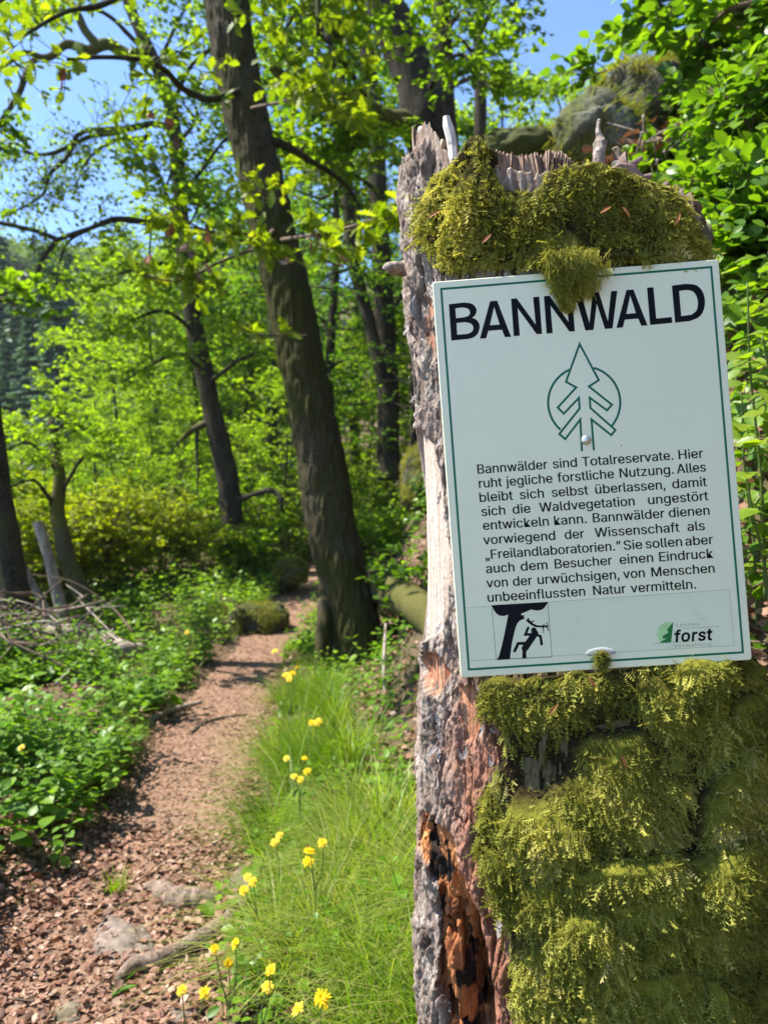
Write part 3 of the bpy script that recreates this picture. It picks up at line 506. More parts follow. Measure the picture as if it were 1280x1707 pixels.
rot_d = .012 + .075 * smooth(.25, 1, cross) * smooth(1400, 1560, fy) + .010 * smooth(1360, 1500, fy) + .006 * fbm(np.stack([u * 60, v_ * 8, u * 0], -1), 101, 3) + .03 * smooth(.24, .34, fbm(np.stack([u * 28, v_ * 16, u * 0], -1), 103, 3))
mm = moss_mask(fx, fy)
Hd = bark_h * (1 - bare) + wood_h * bare; Hd = Hd * (1 - top_bare) + (wood_h + .004) * top_bare; Hd = np.where((fx > 715) & (fy > 420) & (fy < 1140), np.minimum(Hd, .004), Hd)
P = (P0.reshape(-1, 3) + N0.reshape(-1, 3) * Hd[:, None]) + (rot * rot_d)[:, None] * np.array((.12, .99, 0))
# colours: grey weathered bark, red inner bark, bare wood, orange rot, hole shade painted in
def lerp(a, b, t): return a + (b - a) * np.asarray(t)[:, None]
nc = fbm(q3 * 30, 110, 4); nf = fbm(q3 * 220, 111, 3)
ct = lambda *c: np.array(c, float)[None]
C = lerp(ct(.15, .105, .08), ct(.37, .315, .265), np.clip(.5 + .8 * nc + .8 * (idn - .5), 0, 1))
C = lerp(C, ct(.06, .036, .027), np.maximum(crackv * .95, (1 - smooth(.03, .2, edge)) * .5)); C = lerp(C, ct(.30, .21, .17), smooth(.1, .5, fbm(q3 * 9, 112, 3) + .3 * nc) * .6)
C = lerp(C, ct(.17, .17, .06), smooth(.12, .4, fbm(q3 * 12, 113, 4)) * smooth(740, 800, fx) * .7)
C = lerp(C, ct(.26, .105, .06), smooth(.6, .75, fy / 1707) * smooth(715, 790, fx) * .85 * (1 - mm))
W = lerp(ct(.40, .30, .23), ct(.54, .46, .39), np.clip(.5 + grain, 0, 1)); C = lerp(C, W, pale)
O = lerp(ct(.24, .085, .045), ct(.50, .25, .14), np.clip(.5 + grain * 1.2, 0, 1)); C = lerp(C, O, org * smooth(-.35, .05, fbm(q3 * (60, 25, 1), 117, 4)))
Wt = lerp(ct(.20, .13, .09), ct(.42, .33, .26), np.clip(.5 + 1.1 * grain + .3 * nc, 0, 1)); C = lerp(C, Wt, top_bare)
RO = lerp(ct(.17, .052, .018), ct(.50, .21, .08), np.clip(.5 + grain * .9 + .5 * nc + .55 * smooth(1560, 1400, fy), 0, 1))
RO = lerp(RO, ct(.018, .012, .010), smooth(.24, .36, fbm(np.stack([u * 44, v_ * 20, u * 0], -1), 120, 4) + .10 * smooth(1560, 1650, fy)))  # shade of the deep holes painted near-black into the rot colour
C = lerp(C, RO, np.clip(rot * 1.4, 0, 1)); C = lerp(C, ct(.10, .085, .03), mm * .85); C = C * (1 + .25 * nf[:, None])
bk = MB(); nx = len(ph); fc = grid_faces(nx, nh)
lastc = np.stack([np.arange(nh - 1) * nx + nx - 1, np.arange(nh - 1) * nx, np.arange(1, nh) * nx, np.arange(1, nh) * nx + nx - 1], -1)
inner = P.reshape(nh, nx, 3)[-1].copy(); ctr = inner.mean(0); ins = ctr + (inner - ctr) * .86; ins[:, 2] -= .03; low = ctr + (inner - ctr) * .3; low[:, 2] = EYE + .36
V = np.vstack([P, ins, low]); b0 = nh * nx; j = np.arange(nx); k = (j + 1) % nx
Rg = [np.stack([b0 - nx + j, b0 - nx + k, b0 + k, b0 + j], -1), np.stack([b0 + j, b0 + k, b0 + nx + k, b0 + nx + j], -1)]
Call = np.vstack([np.clip(C, 0.004, .9), np.repeat(ct(.30, .22, .16), 2 * nx, 0)])
bk.add(V, [fc, lastc, *Rg], .5, Call); local(bk.build('trunk', M['stump'], stump))
# flakes of bark standing off the left face
fk = MB(); n = 130; pa = rng.uniform(math.radians(-112), math.radians(-34), n); ha = rng.uniform(-.85, .46, n); Pp, Nn = stump_pt(pa, ha); x_, y_ = topx(Pp)
ok = (polymask(x_, y_, PALE, 3, 99, 8) < .3) & ~inpoly(x_, y_, [(690, 1310), (800, 1310), (860, 1760), (700, 1760)]) & (moss_mask(x_, y_) < .4) & (np.maximum.reduce([polymask(x_, y_, p, 8, 95, 9) for p in ORANGE]) < .1) & (y_ > np.interp(x_, TOPX, TOPY) + 45); Pp, Nn = Pp[ok], Nn[ok]; n = len(Pp)
FL = leaf_tpl((.1, .22, .27, .2, .17, .08), .25, -.3, .05)
Tn = unit(np.cross(Nn, (0, 0, 1.))); Xd = unit(np.array((0, 0, -1.)) + Tn * rng.normal(0, .5, (n, 1)) + Nn * rng.uniform(0, .35, (n, 1)))
tv = rng.uniform(.4, 1, n)
fl_c = MB(); scatter(fl_c, FL, Pp + Nn * rng.uniform(.003, .010, (n, 1)), Xd * np.where(rng.random((n, 1)) < .5, 1, -1), Nn + rng.normal(0, .25, (n, 3)), rng.uniform(.009, .026, n), tv, .8)
fl_c.C = [np.repeat(lerp(ct(.15, .12, .11).repeat(n, 0), ct(.30, .27, .255).repeat(n, 0), rng.random(n)), len(FL[0]), 0)]
local(fl_c.build('bark_flakes', M['stump'], stump))
# splintered wood of the break
def splinter(mb, base, top, wd, dp, tw=0., col=None, n=14):
    base, top = np.asarray(base, float), np.asarray(top, float); t = np.linspace(0, 1, n); ax = top - base
    sd = unit(np.cross(ax, (0, 1.0, 0))); fr = unit(np.cross(sd, ax)); k = 9; V = []
    for i, tt in enumerate(t):
        c = base + ax * tt; wv2 = wd * (1 - .35 * tt) * (1 + .12 * math.sin(tt * 9 + tw * 7)); c = c + sd * wd * .25 * math.sin(tt * 4 + tw * 5)
        for j in range(k):
            a = 2 * math.pi * j / k; jj = 1 + .28 * _h(np.array([j]), np.array([int(tw * 97)]), np.array([i // 5]), 3)[0]
            V.append(c + sd * math.cos(a) * wv2 * .5 * jj + fr * math.sin(a) * dp * .5 * jj)
    V = np.array(V); V[-k:] += (ax * 1.0)[None] * rng.uniform(-.10, .06, (k, 1))
    i = np.arange(n - 1)[:, None] * k; j = np.arange(k)[None]; kk = (j + 1) % k
    cc = np.asarray(col if col is not None else (.5, .42, .36)) * rng.uniform(.75, 1.2)
    mb.add(V, [np.stack([i + j, i + kk, i + k + kk, i + k + j], -1).reshape(-1, 4), np.arange((n - 1) * k, n * k)[None]], .5, cc)
def shard(name, px, pyb, pyt, lean, wpx, Yd, col, dp=.018):
    mb = MB(); splinter(mb, at(px, pyb, Yd), at(px + lean, pyt, Yd + .01), wpx / F * Yd, dp, px % 1 + px / 13., col, 22); return local(mb.build(name, M['stump_wood'], stump, False))
shard('splinter', 757, 330, 204, -13, 21, 1.20, (.62, .57, .52)); shard('splinter', 735, 300, 236, 1, 15, 1.23, (.50, .38, .26)); shard('splinter', 712, 300, 215, 2, 30, 1.25, (.66, .60, .52), .03)
def jagged_wall(name, px0, px1, topx, topy, d0, d1, pyb, seed, tone):
    """a sheet of torn wood fibres: ragged splintered top, grain in relief, real thickness"""
    nu, nv = 260, 46; a = np.linspace(0, 1, nu); pxs = px0 + (px1 - px0) * a; q = lambda s_, k: np.stack([a * s_, a * 0 + k + seed, a * 0], -1)
    st1, i1 = terrace(noise(q(17, 1), 71) * .5 + .5 + .18 * noise(q(60, 2), 72), 5, .25); st2 = fbm(q(34, 3), 73, 4)
    top = np.interp(pxs, topx, topy) + (st1 - .5) * 13 + st2 * 5 - 8; dep = d0 + (d1 - d0) * np.sin(np.pi * a) + (st1 - .5) * .035
    t = np.linspace(0, 1, nv)[:, None]; py = pyb + (top - pyb)[None] * t; gr = fbm(np.stack([np.broadcast_to(a * 75, (nv, nu)).ravel(), (t * 2.2 + 0 * a).ravel(), np.zeros(nu * nv) + seed], -1), 75, 4).reshape(nv, nu)
    D = dep[None] + gr * .006 - .012 * (1 - t); base = lambda dd: np.stack([(pxs[None] + 3 * np.sin(t * 5 + a * 9) - CX) / F * dep[None], dd, EYE - (py - CY) / F * dep[None]], -1)
    C_ = np.array((.30, .205, .14))[None] * (1 + .9 * gr.reshape(-1, 1)) * tone + np.array((.16, .13, .11))[None] * np.clip(gr.reshape(-1, 1) + .2 * (i1[None] % 3 - 1 + 0 * t).reshape(-1, 1), 0, 1)
    mb = MB(); mb.add(base(D).reshape(-1, 3), grid_faces(nu, nv), .5, np.clip(C_, .02, .8)); mb.add(base(D + .014).reshape(-1, 3), grid_faces(nu, nv)[:, ::-1], .5, np.clip(C_, .02, .8))
    e = (nv - 1) * nu + np.arange(nu - 1); mb.add(np.vstack([base(D)[-1], base(D + .014)[-1]]), np.stack([np.arange(nu - 1), np.arange(1, nu), nu + np.arange(1, nu), nu + np.arange(nu - 1)], -1), .5, np.clip(np.vstack([C_[-nu:], C_[-nu:]]), .02, .8))
    return mb.build(name, M['stump_wood'], stump)
jagged_wall('broken_wood', 800, 948, [800, 822, 850, 880, 935, 950], [275, 254, 262, 270, 258, 268], 1.20, 1.235, 345, 3, 1.0)
jagged_wall('broken_wood', 920, 1000, [920, 940, 970, 1000], [268, 272, 284, 292], 1.17, 1.19, 345, 11, .75)
jagged_wall('broken_wood', 690, 800, [690, 720, 745, 770, 800], [222, 232, 262, 262, 278], 1.245, 1.25, 345, 19, 1.25)
mb = MB()
for k in range(13):
    px = rng.uniform(975, 1065); py = rng.uniform(268, 296); d0 = rng.uniform(1.13, 1.22); c = at(px, py, d0); dv = rdir(1)[0] * (1, .6, .5) * rng.uniform(.012, .03)
    splinter(mb, c - dv, c + dv, rng.uniform(.007, .018), rng.uniform(.004, .009), rng.random(), (.24, .16, .13) if rng.random() < .7 else (.44, .40, .40), 8)
local(mb.build('bark_scraps', M['stump_wood'], stump, False))
mb = MB(); tube(mb, spline([at(997, 305, 1.2), at(997, 260, 1.2), at(999, 235, 1.205), at(996, 216, 1.205), at(998, 200, 1.21)], 30), np.interp(np.linspace(0, 1, 30), [0, .45, .6, .8, 1], [.010, .0095, .005, .0035, .003]), 10, .5, bscale=90); local(mb.build('snag', M['dead_wood'], stump))
mb = MB(); tube(mb, spline([at(1034, 300, 1.2), at(1030, 262, 1.2), at(1024, 246, 1.2)], 10), np.linspace(.009, .005, 10), 7, .4, bscale=80); local(mb.build('snag', M['root_wood'], stump))
mb = MB(); tube(mb, spline([at(690, 446, 1.27), at(665, 448, 1.24), at(648, 447, 1.22), at(643, 452, 1.22)], 16), np.linspace(.013, .008, 16), 9, .3, bscale=60); local(mb.build('branch_stub', M['dead_wood'], stump))

# ------------------------------------------------------------------ moss: cushions, then feathery fronds rooted in them
def moss_thick(u, h, px, py):
    q = np.stack([u, h, u * 0], -1); uw = u + fbm(q * 7, 131, 3) * .06; hw_ = h + fbm(q * 7, 132, 3) * .06
    a1, a2, ca, ax_, ay_ = worley(uw / .080, hw_ / .085, 133); c1, c2, cb, bx, by = worley(uw / .036, hw_ / .034, 137)
    big = np.sqrt(np.clip(1 - (a1 / .80) ** 2, 0, 1)) * (.35 + .65 * ca) * (1 + .9 * np.clip(ay_, -.5, .5) * -1.0)
    sml = np.sqrt(np.clip(1 - (c1 / .85) ** 2, 0, 1)) * (.4 + .6 * cb)
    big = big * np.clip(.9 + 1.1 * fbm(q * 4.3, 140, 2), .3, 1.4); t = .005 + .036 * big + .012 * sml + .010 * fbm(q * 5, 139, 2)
    return t * np.where(py < 500, np.where(px > 880, .66, .62), 1.0), a1, ca
def frond_tpl(np_=5, w=.30, curl=.5):
    V = [(0, 0, 0)]; F3 = []; xs = np.linspace(.10, .92, np_)
    for i, x in enumerate(xs):
        L = w * (1 - .55 * abs(x - .35)) * (1.0 if i % 2 else .85)
        for s_ in (1, -1):
            b = len(V); z = -curl * x * x; V += [(x - .05, 0, z), (x + .07, 0, z - .01), (x + L * .75, s_ * L, z - .10 * L + .04)]; F3.append((b, b + 1, b + 2) if s_ > 0 else (b + 1, b, b + 2))
    b = len(V); z = -curl; V += [(0, .022, 0), (0, -.022, 0), (1, 0, z)]; F3.append((b, b + 1, b + 2))
    b = len(V); V += [(.55, .018, -curl * .3), (.55, -.018, -curl * .3), (1.03, .03, z), (1.03, -.03, z)]; F3 += [(b, b + 1, b + 2), (b + 1, b + 3, b + 2)]
    return np.array(V, float), [np.array(F3)]
FRONDS = [frond_tpl(6, .20, .45), frond_tpl(7, .15, .6), frond_tpl(5, .26, .3)]
def thin(a): return np.interp(np.degrees(a), [-70, -35, 22, 58, 85], [.4, .9, .95, .5, .22])
def moss_part(name, hlo, hhi, plo, phi_, nfr, cap=False):
    pa = np.radians(np.arange(plo, phi_, .85)); ha = np.arange(hlo, hhi, .004); A, B = np.meshgrid(pa, ha); Pp, Nn = stump_pt(A, B); px, py = topx(Pp)
    px, py = px.ravel(), py.ravel(); U = (A * st(B)[2]).ravel(); t, _, _ = moss_thick(U, B.ravel(), px, py); t = t * thin(A.ravel()); px, py = topx(Pp.reshape(-1, 3) + Nn.reshape(-1, 3) * t[:, None]); m = moss_mask(px, py)
    Pm = Pp.reshape(-1, 3) + Nn.reshape(-1, 3) * (-.012 + (t + .012) * smooth(.1, .8, m))[:, None]
    fr = fbm(np.stack([U, B.ravel(), U * 0], -1) * 70, 141, 3); Pm += Nn.reshape(-1, 3) * (fr * .004 * m)[:, None]
    nx_ = len(pa); fc = grid_faces(nx_, len(ha)); fc = fc[(m[fc] > .15).any(1)]
    used = np.unique(fc); mp = -np.ones(len(Pm), int); mp[used] = np.arange(len(used)); mb = MB(); cc_ = lerp(ct(.028, .020, .010), ct(.15, .15, .02), smooth(.012, .040, t + fr * .008)); mb.add(Pm[used], mp[fc], .5, cc_[used]); o = local(mb.build(name, M['moss_clump'], stump))  # brown under thin moss, also painted dark to deepen the shade between clumps
    # fronds
    a = np.radians(rng.uniform(plo, phi_, nfr)); h_ = rng.uniform(hlo, hhi, nfr); Pp, Nn = stump_pt(a, h_); px, py = topx(Pp); U = a * st(h_)[2]
    t, a1, ca = moss_thick(U, h_, px, py); t = t * thin(a); px, py = topx(Pp + Nn * t[:, None]); m = moss_mask(px, py); e = .004; t2, _, _ = moss_thick(U, h_ + e, px, py); t3, _, _ = moss_thick(U + e, h_, px, py)
    dens = smooth(.80, .42, a1) * .97 + .03; keep = (m > .35) & (rng.random(nfr) < dens * (.4 + .6 * m)) & (Nn[:, 1] < .35) & ~(inpoly(px, py, [(722, 478), (1196, 440), (1252, 1098), (768, 1128)]) & (py < 1090))
    Pp, Nn, t, a1, ca, m, px, py, gh, gu = [q[keep] for q in (Pp, Nn, t, a1, ca, m, px, py, (t2 - t) / e, (t3 - t) / e)]; n = len(Pp)
    Tn = unit(np.cross(np.array((0, 0, 1.)), Nn)); n3 = unit(Nn - gh[:, None] * np.array((0, 0, 1.)) * .8 - gu[:, None] * Tn * .8)
    hang = rng.uniform(.35, 1.0, n) * np.where(py < 500, 1.0, 1.0); up = np.clip(n3[:, 2], 0, 1)
    Xd = n3 * rng.uniform(.25, .8, (n, 1)) + np.array((0, 0, -1.)) * (1.1 * hang * (1 - .75 * up))[:, None] + rng.normal(0, .28, (n, 3))
    L = rng.uniform(.0065, .013, n) * (1 + .5 * (rng.random(n) < .08)) * (1 + .9 * smooth(.0, .35, gh * .35)); base = Pp + Nn * (t - .004)[:, None]
    cl = fbm(np.stack([px / 60, py / 60, px * 0], -1), 151, 3); vv = np.clip(.45 + .6 * cl + rng.normal(0, .15, n) + .18 * (rng.random(n) < .06), 0, 1)
    mb = MB(); which = rng.integers(0, 3, n)
    for k in range(3):
        w_ = which == k; scatter(mb, FRONDS[k], base[w_], Xd[w_], n3[w_] + rng.normal(0, .5, (w_.sum(), 3)), L[w_], vv[w_])
    return o, mb
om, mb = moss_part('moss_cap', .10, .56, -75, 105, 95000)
# the tongue of moss that hangs over the sign's upper edge
n = 4200; tt = rng.random(n) ** .8; cxp = 945 + (rng.random(n) - .5) * np.interp(tt, [0, .35, .62, .8, 1], [88, 80, 54, 22, 9]) + np.where(tt > .75, -2, 0) + np.where(rng.random(n) < .12, 26 * (tt < .8), 0)
cyp = 425 + tt * 82; off = np.interp(tt, [0, .25, .6, 1], [.030, .028, .018, .007]) * rng.uniform(.25, 1, n) + .002
bp = onsign(np.stack([cxp, cyp], -1), 0.0) + SN * off[:, None]
scatter(mb, FRONDS[1], bp, np.array((0, -.25, -1.)) + rng.normal(0, .3, (n, 3)), SN + rng.normal(0, .5, (n, 3)), rng.uniform(.007, .014, n), np.clip(rng.normal(.45, .2, n), 0, 1))
n = 900; tt = rng.random(n); cp = onsign(np.stack([945 + (rng.random(n) - .5) * 80 * (1 - tt ** 2), 418 + 64 * tt], -1), 0) + SN * rng.uniform(.001, .022, (n, 1)); scatter(mb, FRONDS[2], cp, rdir(n) + (0, 0, -.8), rdir(n), rng.uniform(.010, .018, n), rng.uniform(0, .4, n))
mb.build('moss_fronds', M['moss'], om)
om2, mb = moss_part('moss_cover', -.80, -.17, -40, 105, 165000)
# long hanging strands
n = 420; a = np.radians(rng.uniform(-28, 70, n)); h_ = rng.uniform(-.8, -.22, n); Pp, Nn = stump_pt(a, h_); px, py = topx(Pp); U = a * st(h_)[2]; t, a1, ca = moss_thick(U, h_, px, py); k_ = (moss_mask(px, py) > .6) & (t > .018); Pp, Nn, t = Pp[k_], Nn[k_], t[k_]; n = len(Pp)
for r_ in range(5):
    scatter(mb, FRONDS[1], Pp + Nn * (t * (1 - .05 * r_))[:, None] + np.array((0, 0, -.0095)) * r_ + rng.normal(0, .0018, (n, 3)), np.array((0, 0, -1.)) + .2 * Nn + rng.normal(0, .18, (n, 3)), Nn + rng.normal(0, .4, (n, 3)), rng.uniform(.013, .02, n), np.clip(rng.normal(.62, .15, n), 0, 1), .7)
mb.build('moss_fronds', M['moss'], om2)
# dry orange bud scales caught in the moss
M['bud_scale'] = plain('bud_scale', (.42, .15, .05), .6, var=.3)
for px, py, ang in ((715, 362, .6), (1000, 355, .6), (1037, 345, -.9), (1125, 375, 1.2), (803, 405, .8), (980, 1130, -.9), (915, 1190, .9), (1130, 1575, .2), (1045, 1465, .3), (1035, 1260, -1.1)):
    hh = EYE - (py - CY) / F * 1.06; o = at(px, py, 1.045 if py < 500 else 1.035); mb = MB(); scatter(mb, LANCE, o[None], A3(math.cos(ang), -.2, math.sin(ang))[None], A3(0, -1, .3)[None], .018, .5, .7); local(mb.build('bud_scale', M['bud_scale'], stump))
# ------------------------------------------------------------------ trees
def gz(x, y): return float(ground_z(np.array([x]), np.array([y]))[0])
class Tree:
    def __init__(s, tpl=OVATE, size=.08, up=.7, leaves=9): s.wood = MB(); s.tw = []; s.tpl = tpl; s.size = size; s.up = up; s.k = leaves
    def branch(s, p, d, L, r, lvl, mb=None, droop=.0, wig=.25, kids=6, twig=.45, ns=5, thin=True):
        mb = mb or s.wood; n = 7; pts = [np.array(p, float)]; d = unit(np.array(d, float))
        for i in range(n - 1):
            d = unit(d + rng.normal(0, wig, 3) * .55 + np.array((0, 0, -droop / n))); pts.append(pts[-1] + d * L / (n - 1))
        pts = np.array(pts); tube(mb, spline(pts, 11 if lvl else 7), np.linspace(r, max(r * .3, .0025), 11 if lvl else 7), ns if lvl else 3, cap=False)
        s.fill(pts, L, r, lvl, mb, droop, wig, kids, twig, ns); return pts
    def fill(s, pts, L, r, lvl, mb=None, droop=0., wig=.25, kids=6, twig=.45, ns=5, t0=.22):
        mb = mb or s.wood
        if lvl <= 0:
            s.tw.append((pts[0], pts[-1])); return
        sp = spline(pts, 40); T = unit(np.gradient(sp, axis=0))
        for k in range(kids):
            t = t0 + (1 - t0) * (k + rng.random()) / kids; i = min(39, int(t * 39)); side = np.cross(T[i], (0, 0, 1.)) * (1 if k % 2 else -1)
            dd = unit(T[i] * rng.uniform(.3, .9) + unit(side + 1e-6) * rng.uniform(.5, 1.0) + np.array((0, 0, rng.uniform(-.25, .45))))
            l2 = L * (.5 if lvl > 1 else 1) * (1.05 - .6 * t) * rng.uniform(.7, 1.2) if lvl > 1 else twig * rng.uniform(.6, 1.3)
            s.branch(sp[i], dd, l2, max(r * .45 * (1 - .5 * t), .004), lvl - 1, mb, droop, wig, kids, twig, max(3, ns - 1))
        s.tw.append((pts[-2], pts[-1]))
    def leaves(s, k=None, clump=False, vmean=.5, vs=.22):
        k = k or s.k; A = np.array([t[0] for t in s.tw]); B = np.array([t[1] for t in s.tw]); n = len(A); D = unit(B - A)
        t = (rng.random((n, k)) ** (.45 if clump else .8)) * 1.02; t[:, 0] = 1
        P = A[:, None] + (B - A)[:, None] * t[..., None]; sd = unit(np.cross(D, (0, 0, 1.)) + 1e-6)
        sg = np.where((np.arange(k) % 2)[None, :, None] == 0, 1, -1) * np.ones((n, k, 1))
        X = D[:, None] * rng.uniform(.3, 1.0, (n, k, 1)) + sd[:, None] * sg * rng.uniform(.3, 1.0, (n, k, 1)) + rng.normal(0, .25, (n, k, 3))
        if clump: X = D[:, None] * rng.uniform(-.1, .9, (n, k, 1)) + rdir(n * k).reshape(n, k, 3)
        N = np.array((0, 0, s.up)) + rng.normal(0, .45, (n, k, 3)); sz = s.size * rng.uniform(.55, 1.2, (n, k))
        tone = rng.normal(vmean, vs * .6, (n, 1)) + rng.normal(0, vs, (n, k))
        mb = MB(); scatter(mb, s.tpl, P.reshape(-1, 3), X.reshape(-1, 3), N.reshape(-1, 3), sz.ravel(), np.clip(tone, 0, 1).ravel()); return mb
def pxline(L): return np.array([at(*p) for p in L])

# --- the big leaning oak beside the path
oak = thing('oak_tree', 'thick leaning oak trunk with mossy grey bark at the right edge of the path', 'tree', loc=(-.19, 6.65, .1))
tp = pxline([(607, 1180, 6.62), (600, 1110, 6.62), (586, 1020, 6.6), (570, 950, 6.6), (548, 850, 6.6), (533, 760, 6.6), (515, 660, 6.6), (497, 570, 6.6), (478, 470, 6.6), (455, 390, 6.6), (436, 300, 6.6), (412, 200, 6.6), (392, 100, 6.6), (377, 0, 6.6), (360, -120, 6.55), (350, -330, 6.4), (370, -560, 6.3)])
tr = np.interp(np.linspace(0, 1, 420), np.linspace(0, 1, 17), [.33, .255, .232, .226, .222, .216, .210, .204, .204, .206, .202, .198, .196, .19, .18, .16, .12]) * .9
mb = MB(); tube(mb, spline(tp, 420), tr, 140, .13, seed=3, bscale=9, fine=.16); mb.build('trunk', M['trunk_big'], oak)
T = Tree(OAK, .10, .6, 7)
mb = MB()
for (px, py, ex, ey, r) in ((570, 1120, 540, 1190, .10), (640, 1110, 668, 1165, .11), (590, 1140, 585, 1210, .12), (545, 1060, 528, 1150, .07)): 
    a = at(px, py - 60, 6.55); b = at(ex, ey, 6.35); b[2] = min(b[2], gz(b[0], b[1]) - .03); tube(mb, spline([a, (a + b) / 2 + (0, -.05, .02), b], 14), np.linspace(r, r * .5, 14), 12, .3)
mb.build('root', M['trunk_big'], oak)
def limb(owner, T, L, r0, r1, lvl, mat, **kw):
    mb = MB(); pts = pxline(L); n = max(14, len(L) * 6); sp = spline(pts, n); sp = sp + fbm(sp * 3.1, int(L[0][0]) % 91, 3)[:, None] * np.array((.05, .05, .05)) * np.linspace(0, 1, n)[:, None]
    tube(mb, sp, np.linspace(r0, r1, n), 9, .25, bscale=8)
    Ln = np.linalg.norm(np.diff(pts, axis=0), axis=1).sum()
    if lvl: T.fill(sp[:: max(1, n // 14)], kw.pop('Ls', Ln), r1 * 1.6, lvl, mb, **kw)
    return mb.build('limb', mat, owner)
tb = M['trunk_dark']
limb(oak, T, [(375, -90, 6.6), (330, -70, 6.3), (255, -45, 5.8), (180, 5, 5.4), (110, 20, 5.1), (40, 60, 4.9)], .032, .01, 2, tb, kids=6, Ls=1.8, twig=.3)
limb(oak, T, [(405, 150, 6.5), (350, 165, 6.1), (310, 150, 5.6), (260, 110, 5.2), (180, 95, 4.9), (110, 100, 4.7)], .035, .008, 2, tb, kids=4, Ls=.9, twig=.26)
limb(oak, T, [(400, -40, 6.6), (440, -70, 6.3), (500, -40, 5.9), (540, 40, 5.6), (560, 110, 5.4)], .07, .015, 2, tb, kids=8, Ls=1.5, twig=.34)
limb(oak, T, [(395, -200, 6.5), (460, -260, 6.0), (500, -180, 5.3), (530, -60, 4.9), (530, 60, 4.8)], .06, .012, 2, tb, kids=8, Ls=1.4, twig=.36)
limb(oak, T, [(420, 230, 6.5), (470, 240, 6.6), (530, 275, 6.9), (575, 310, 7.2), (600, 350, 7.4)], .045, .012, 2, tb, kids=5, Ls=1.2, twig=.3)
# epicormic shoots that reach out of the trunk towards the walker, with large fresh leaves
T2 = Tree(OAK, .125, .75, 9)
limb(oak, T2, [(470, 400, 6.4), (500, 395, 5.8), (560, 385, 5.0), (610, 370, 4.5), (660, 360, 4.2)], .018, .004, 2, M['twig'], kids=5, Ls=.55, twig=.16)
limb(oak, T2, [(455, 385, 6.4), (440, 395, 5.9), (400, 390, 5.3), (340, 385, 4.9), (280, 340, 4.7)], .018, .004, 2, M['twig'], kids=4, Ls=.6, twig=.17)
limb(oak, T2, [(455, 410, 6.4), (410, 420, 5.8), (360, 440, 5.2), (300, 468, 5.0), (230, 460, 4.9)], .016, .004, 2, M['twig'], kids=4, Ls=.5, twig=.16)
limb(oak, T2, [(470, 340, 6.4), (460, 330, 5.9), (430, 320, 5.3), (400, 300, 5.0)], .014, .004, 1, M['twig'], kids=5, Ls=.4, twig=.17)
limb(oak, T2, [(510, 560, 6.4), (470, 560, 5.6), (430, 560, 5.1), (400, 545, 4.9)], .010, .003, 1, M['twig'], kids=3, Ls=.3, twig=.12)
limb(oak, T2, [(420, 180, 6.4), (470, 170, 5.8), (540, 160, 5.4), (570, 180, 5.1)], .014, .004, 2, M['twig'], kids=5, Ls=.6, twig=.16)
T.leaves(7, True, .55, .2).build('crown', M['oak_leaf'], oak); T2.leaves(6, True, .72, .2).build('fresh_leaves', M['oak_leaf'], oak)
mb = MB()
for px, py, Y_ in ((300, 215, 5), (108, 120, 4.8), (250, 190, 5), (520, 640 - 260, 5.2), (285, 205, 5), (515, 400, 5), (470, 440, 5.2), (335, 440, 4.9), (345, 385, 4.9), (315, 410, 5), (290, 375, 4.8), (250, 425, 4.9), (560, 425, 4.9)):
    for k in range(2): scatter(mb, LITTER, (at(px, py, Y_) + rng.normal(0, .025, 3))[None], rdir(1, -1, -.3), rdir(1), .085, rng.random())
mb.build('withered_leaves', M['litter'], oak)

# --- the dead-limbed tree in the middle, left of the path
T = Tree(OVATE, .085, .8, 7)
mid = thing('crooked_tree', 'slim dark crooked tree with bare twisted limbs, on the left side of the path bend', 'tree', loc=(-2.5, 13, .9))
mb = MB(); tp = pxline([(398, 935, 13), (390, 895, 13), (380, 800, 13), (366, 740, 13), (352, 680, 13), (338, 610, 13), (325, 545, 13), (314, 480, 13), (305, 400, 13), (299, 310, 13), (294, 240, 13), (285, 180, 13), (262, 112, 13), (234, 52, 13), (212, 0, 13), (190, -70, 13), (182, -160, 13)])
tube(mb, spline(tp, 120), np.interp(np.linspace(0, 1, 120), np.linspace(0, 1, 17), [.27, .20, .178, .173, .165, .156, .15, .138, .125, .115, .11, .105, .10, .095, .085, .07, .05]), 26, .2, bscale=5); mb.build('trunk', M['trunk_dark'], mid)
md = M['trunk_moss']
limb(mid, T, [(250, 86, 13), (215, 92, 12.8), (180, 74, 12.7), (148, 84, 12.6), (112, 74, 12.4), (80, 96, 12.2), (40, 88, 12), (10, 110, 11.9)], .12, .03, 1, md, kids=5, Ls=1, twig=.5)
limb(mid, T, [(165, 78, 12.65), (142, 50, 12.6), (128, 18, 12.55), (108, -10, 12.5), (100, -60, 12.4)], .08, .04, 0, md)
Tb = Tree(OVATE, .075, .8, 3)
bare = dict(droop=.3, wig=.7)
limb(mid, Tb, [(294, 235, 13), (270, 208, 12.8), (225, 212, 12.6), (190, 222, 12.4), (150, 228, 12.2), (90, 255, 12), (55, 255, 11.9), (25, 238, 11.8), (-20, 260, 11.7)], .062, .014, 2, tb, kids=13, Ls=1.3, twig=.45, **bare)
limb(mid, Tb, [(225, 214, 12.6), (190, 215, 12.4), (135, 222, 12.2), (110, 265, 12), (85, 290, 11.9), (70, 325, 11.8), (40, 345, 11.7), (0, 362, 11.6)], .045, .012, 2, tb, kids=13, Ls=1.3, twig=.45, **bare)
limb(mid, Tb, [(240, 230, 12.7), (190, 235, 12.5), (150, 262, 12.3), (135, 290, 12.1), (128, 312, 12)], .035, .010, 2, tb, kids=7, Ls=.9, twig=.4, **bare)
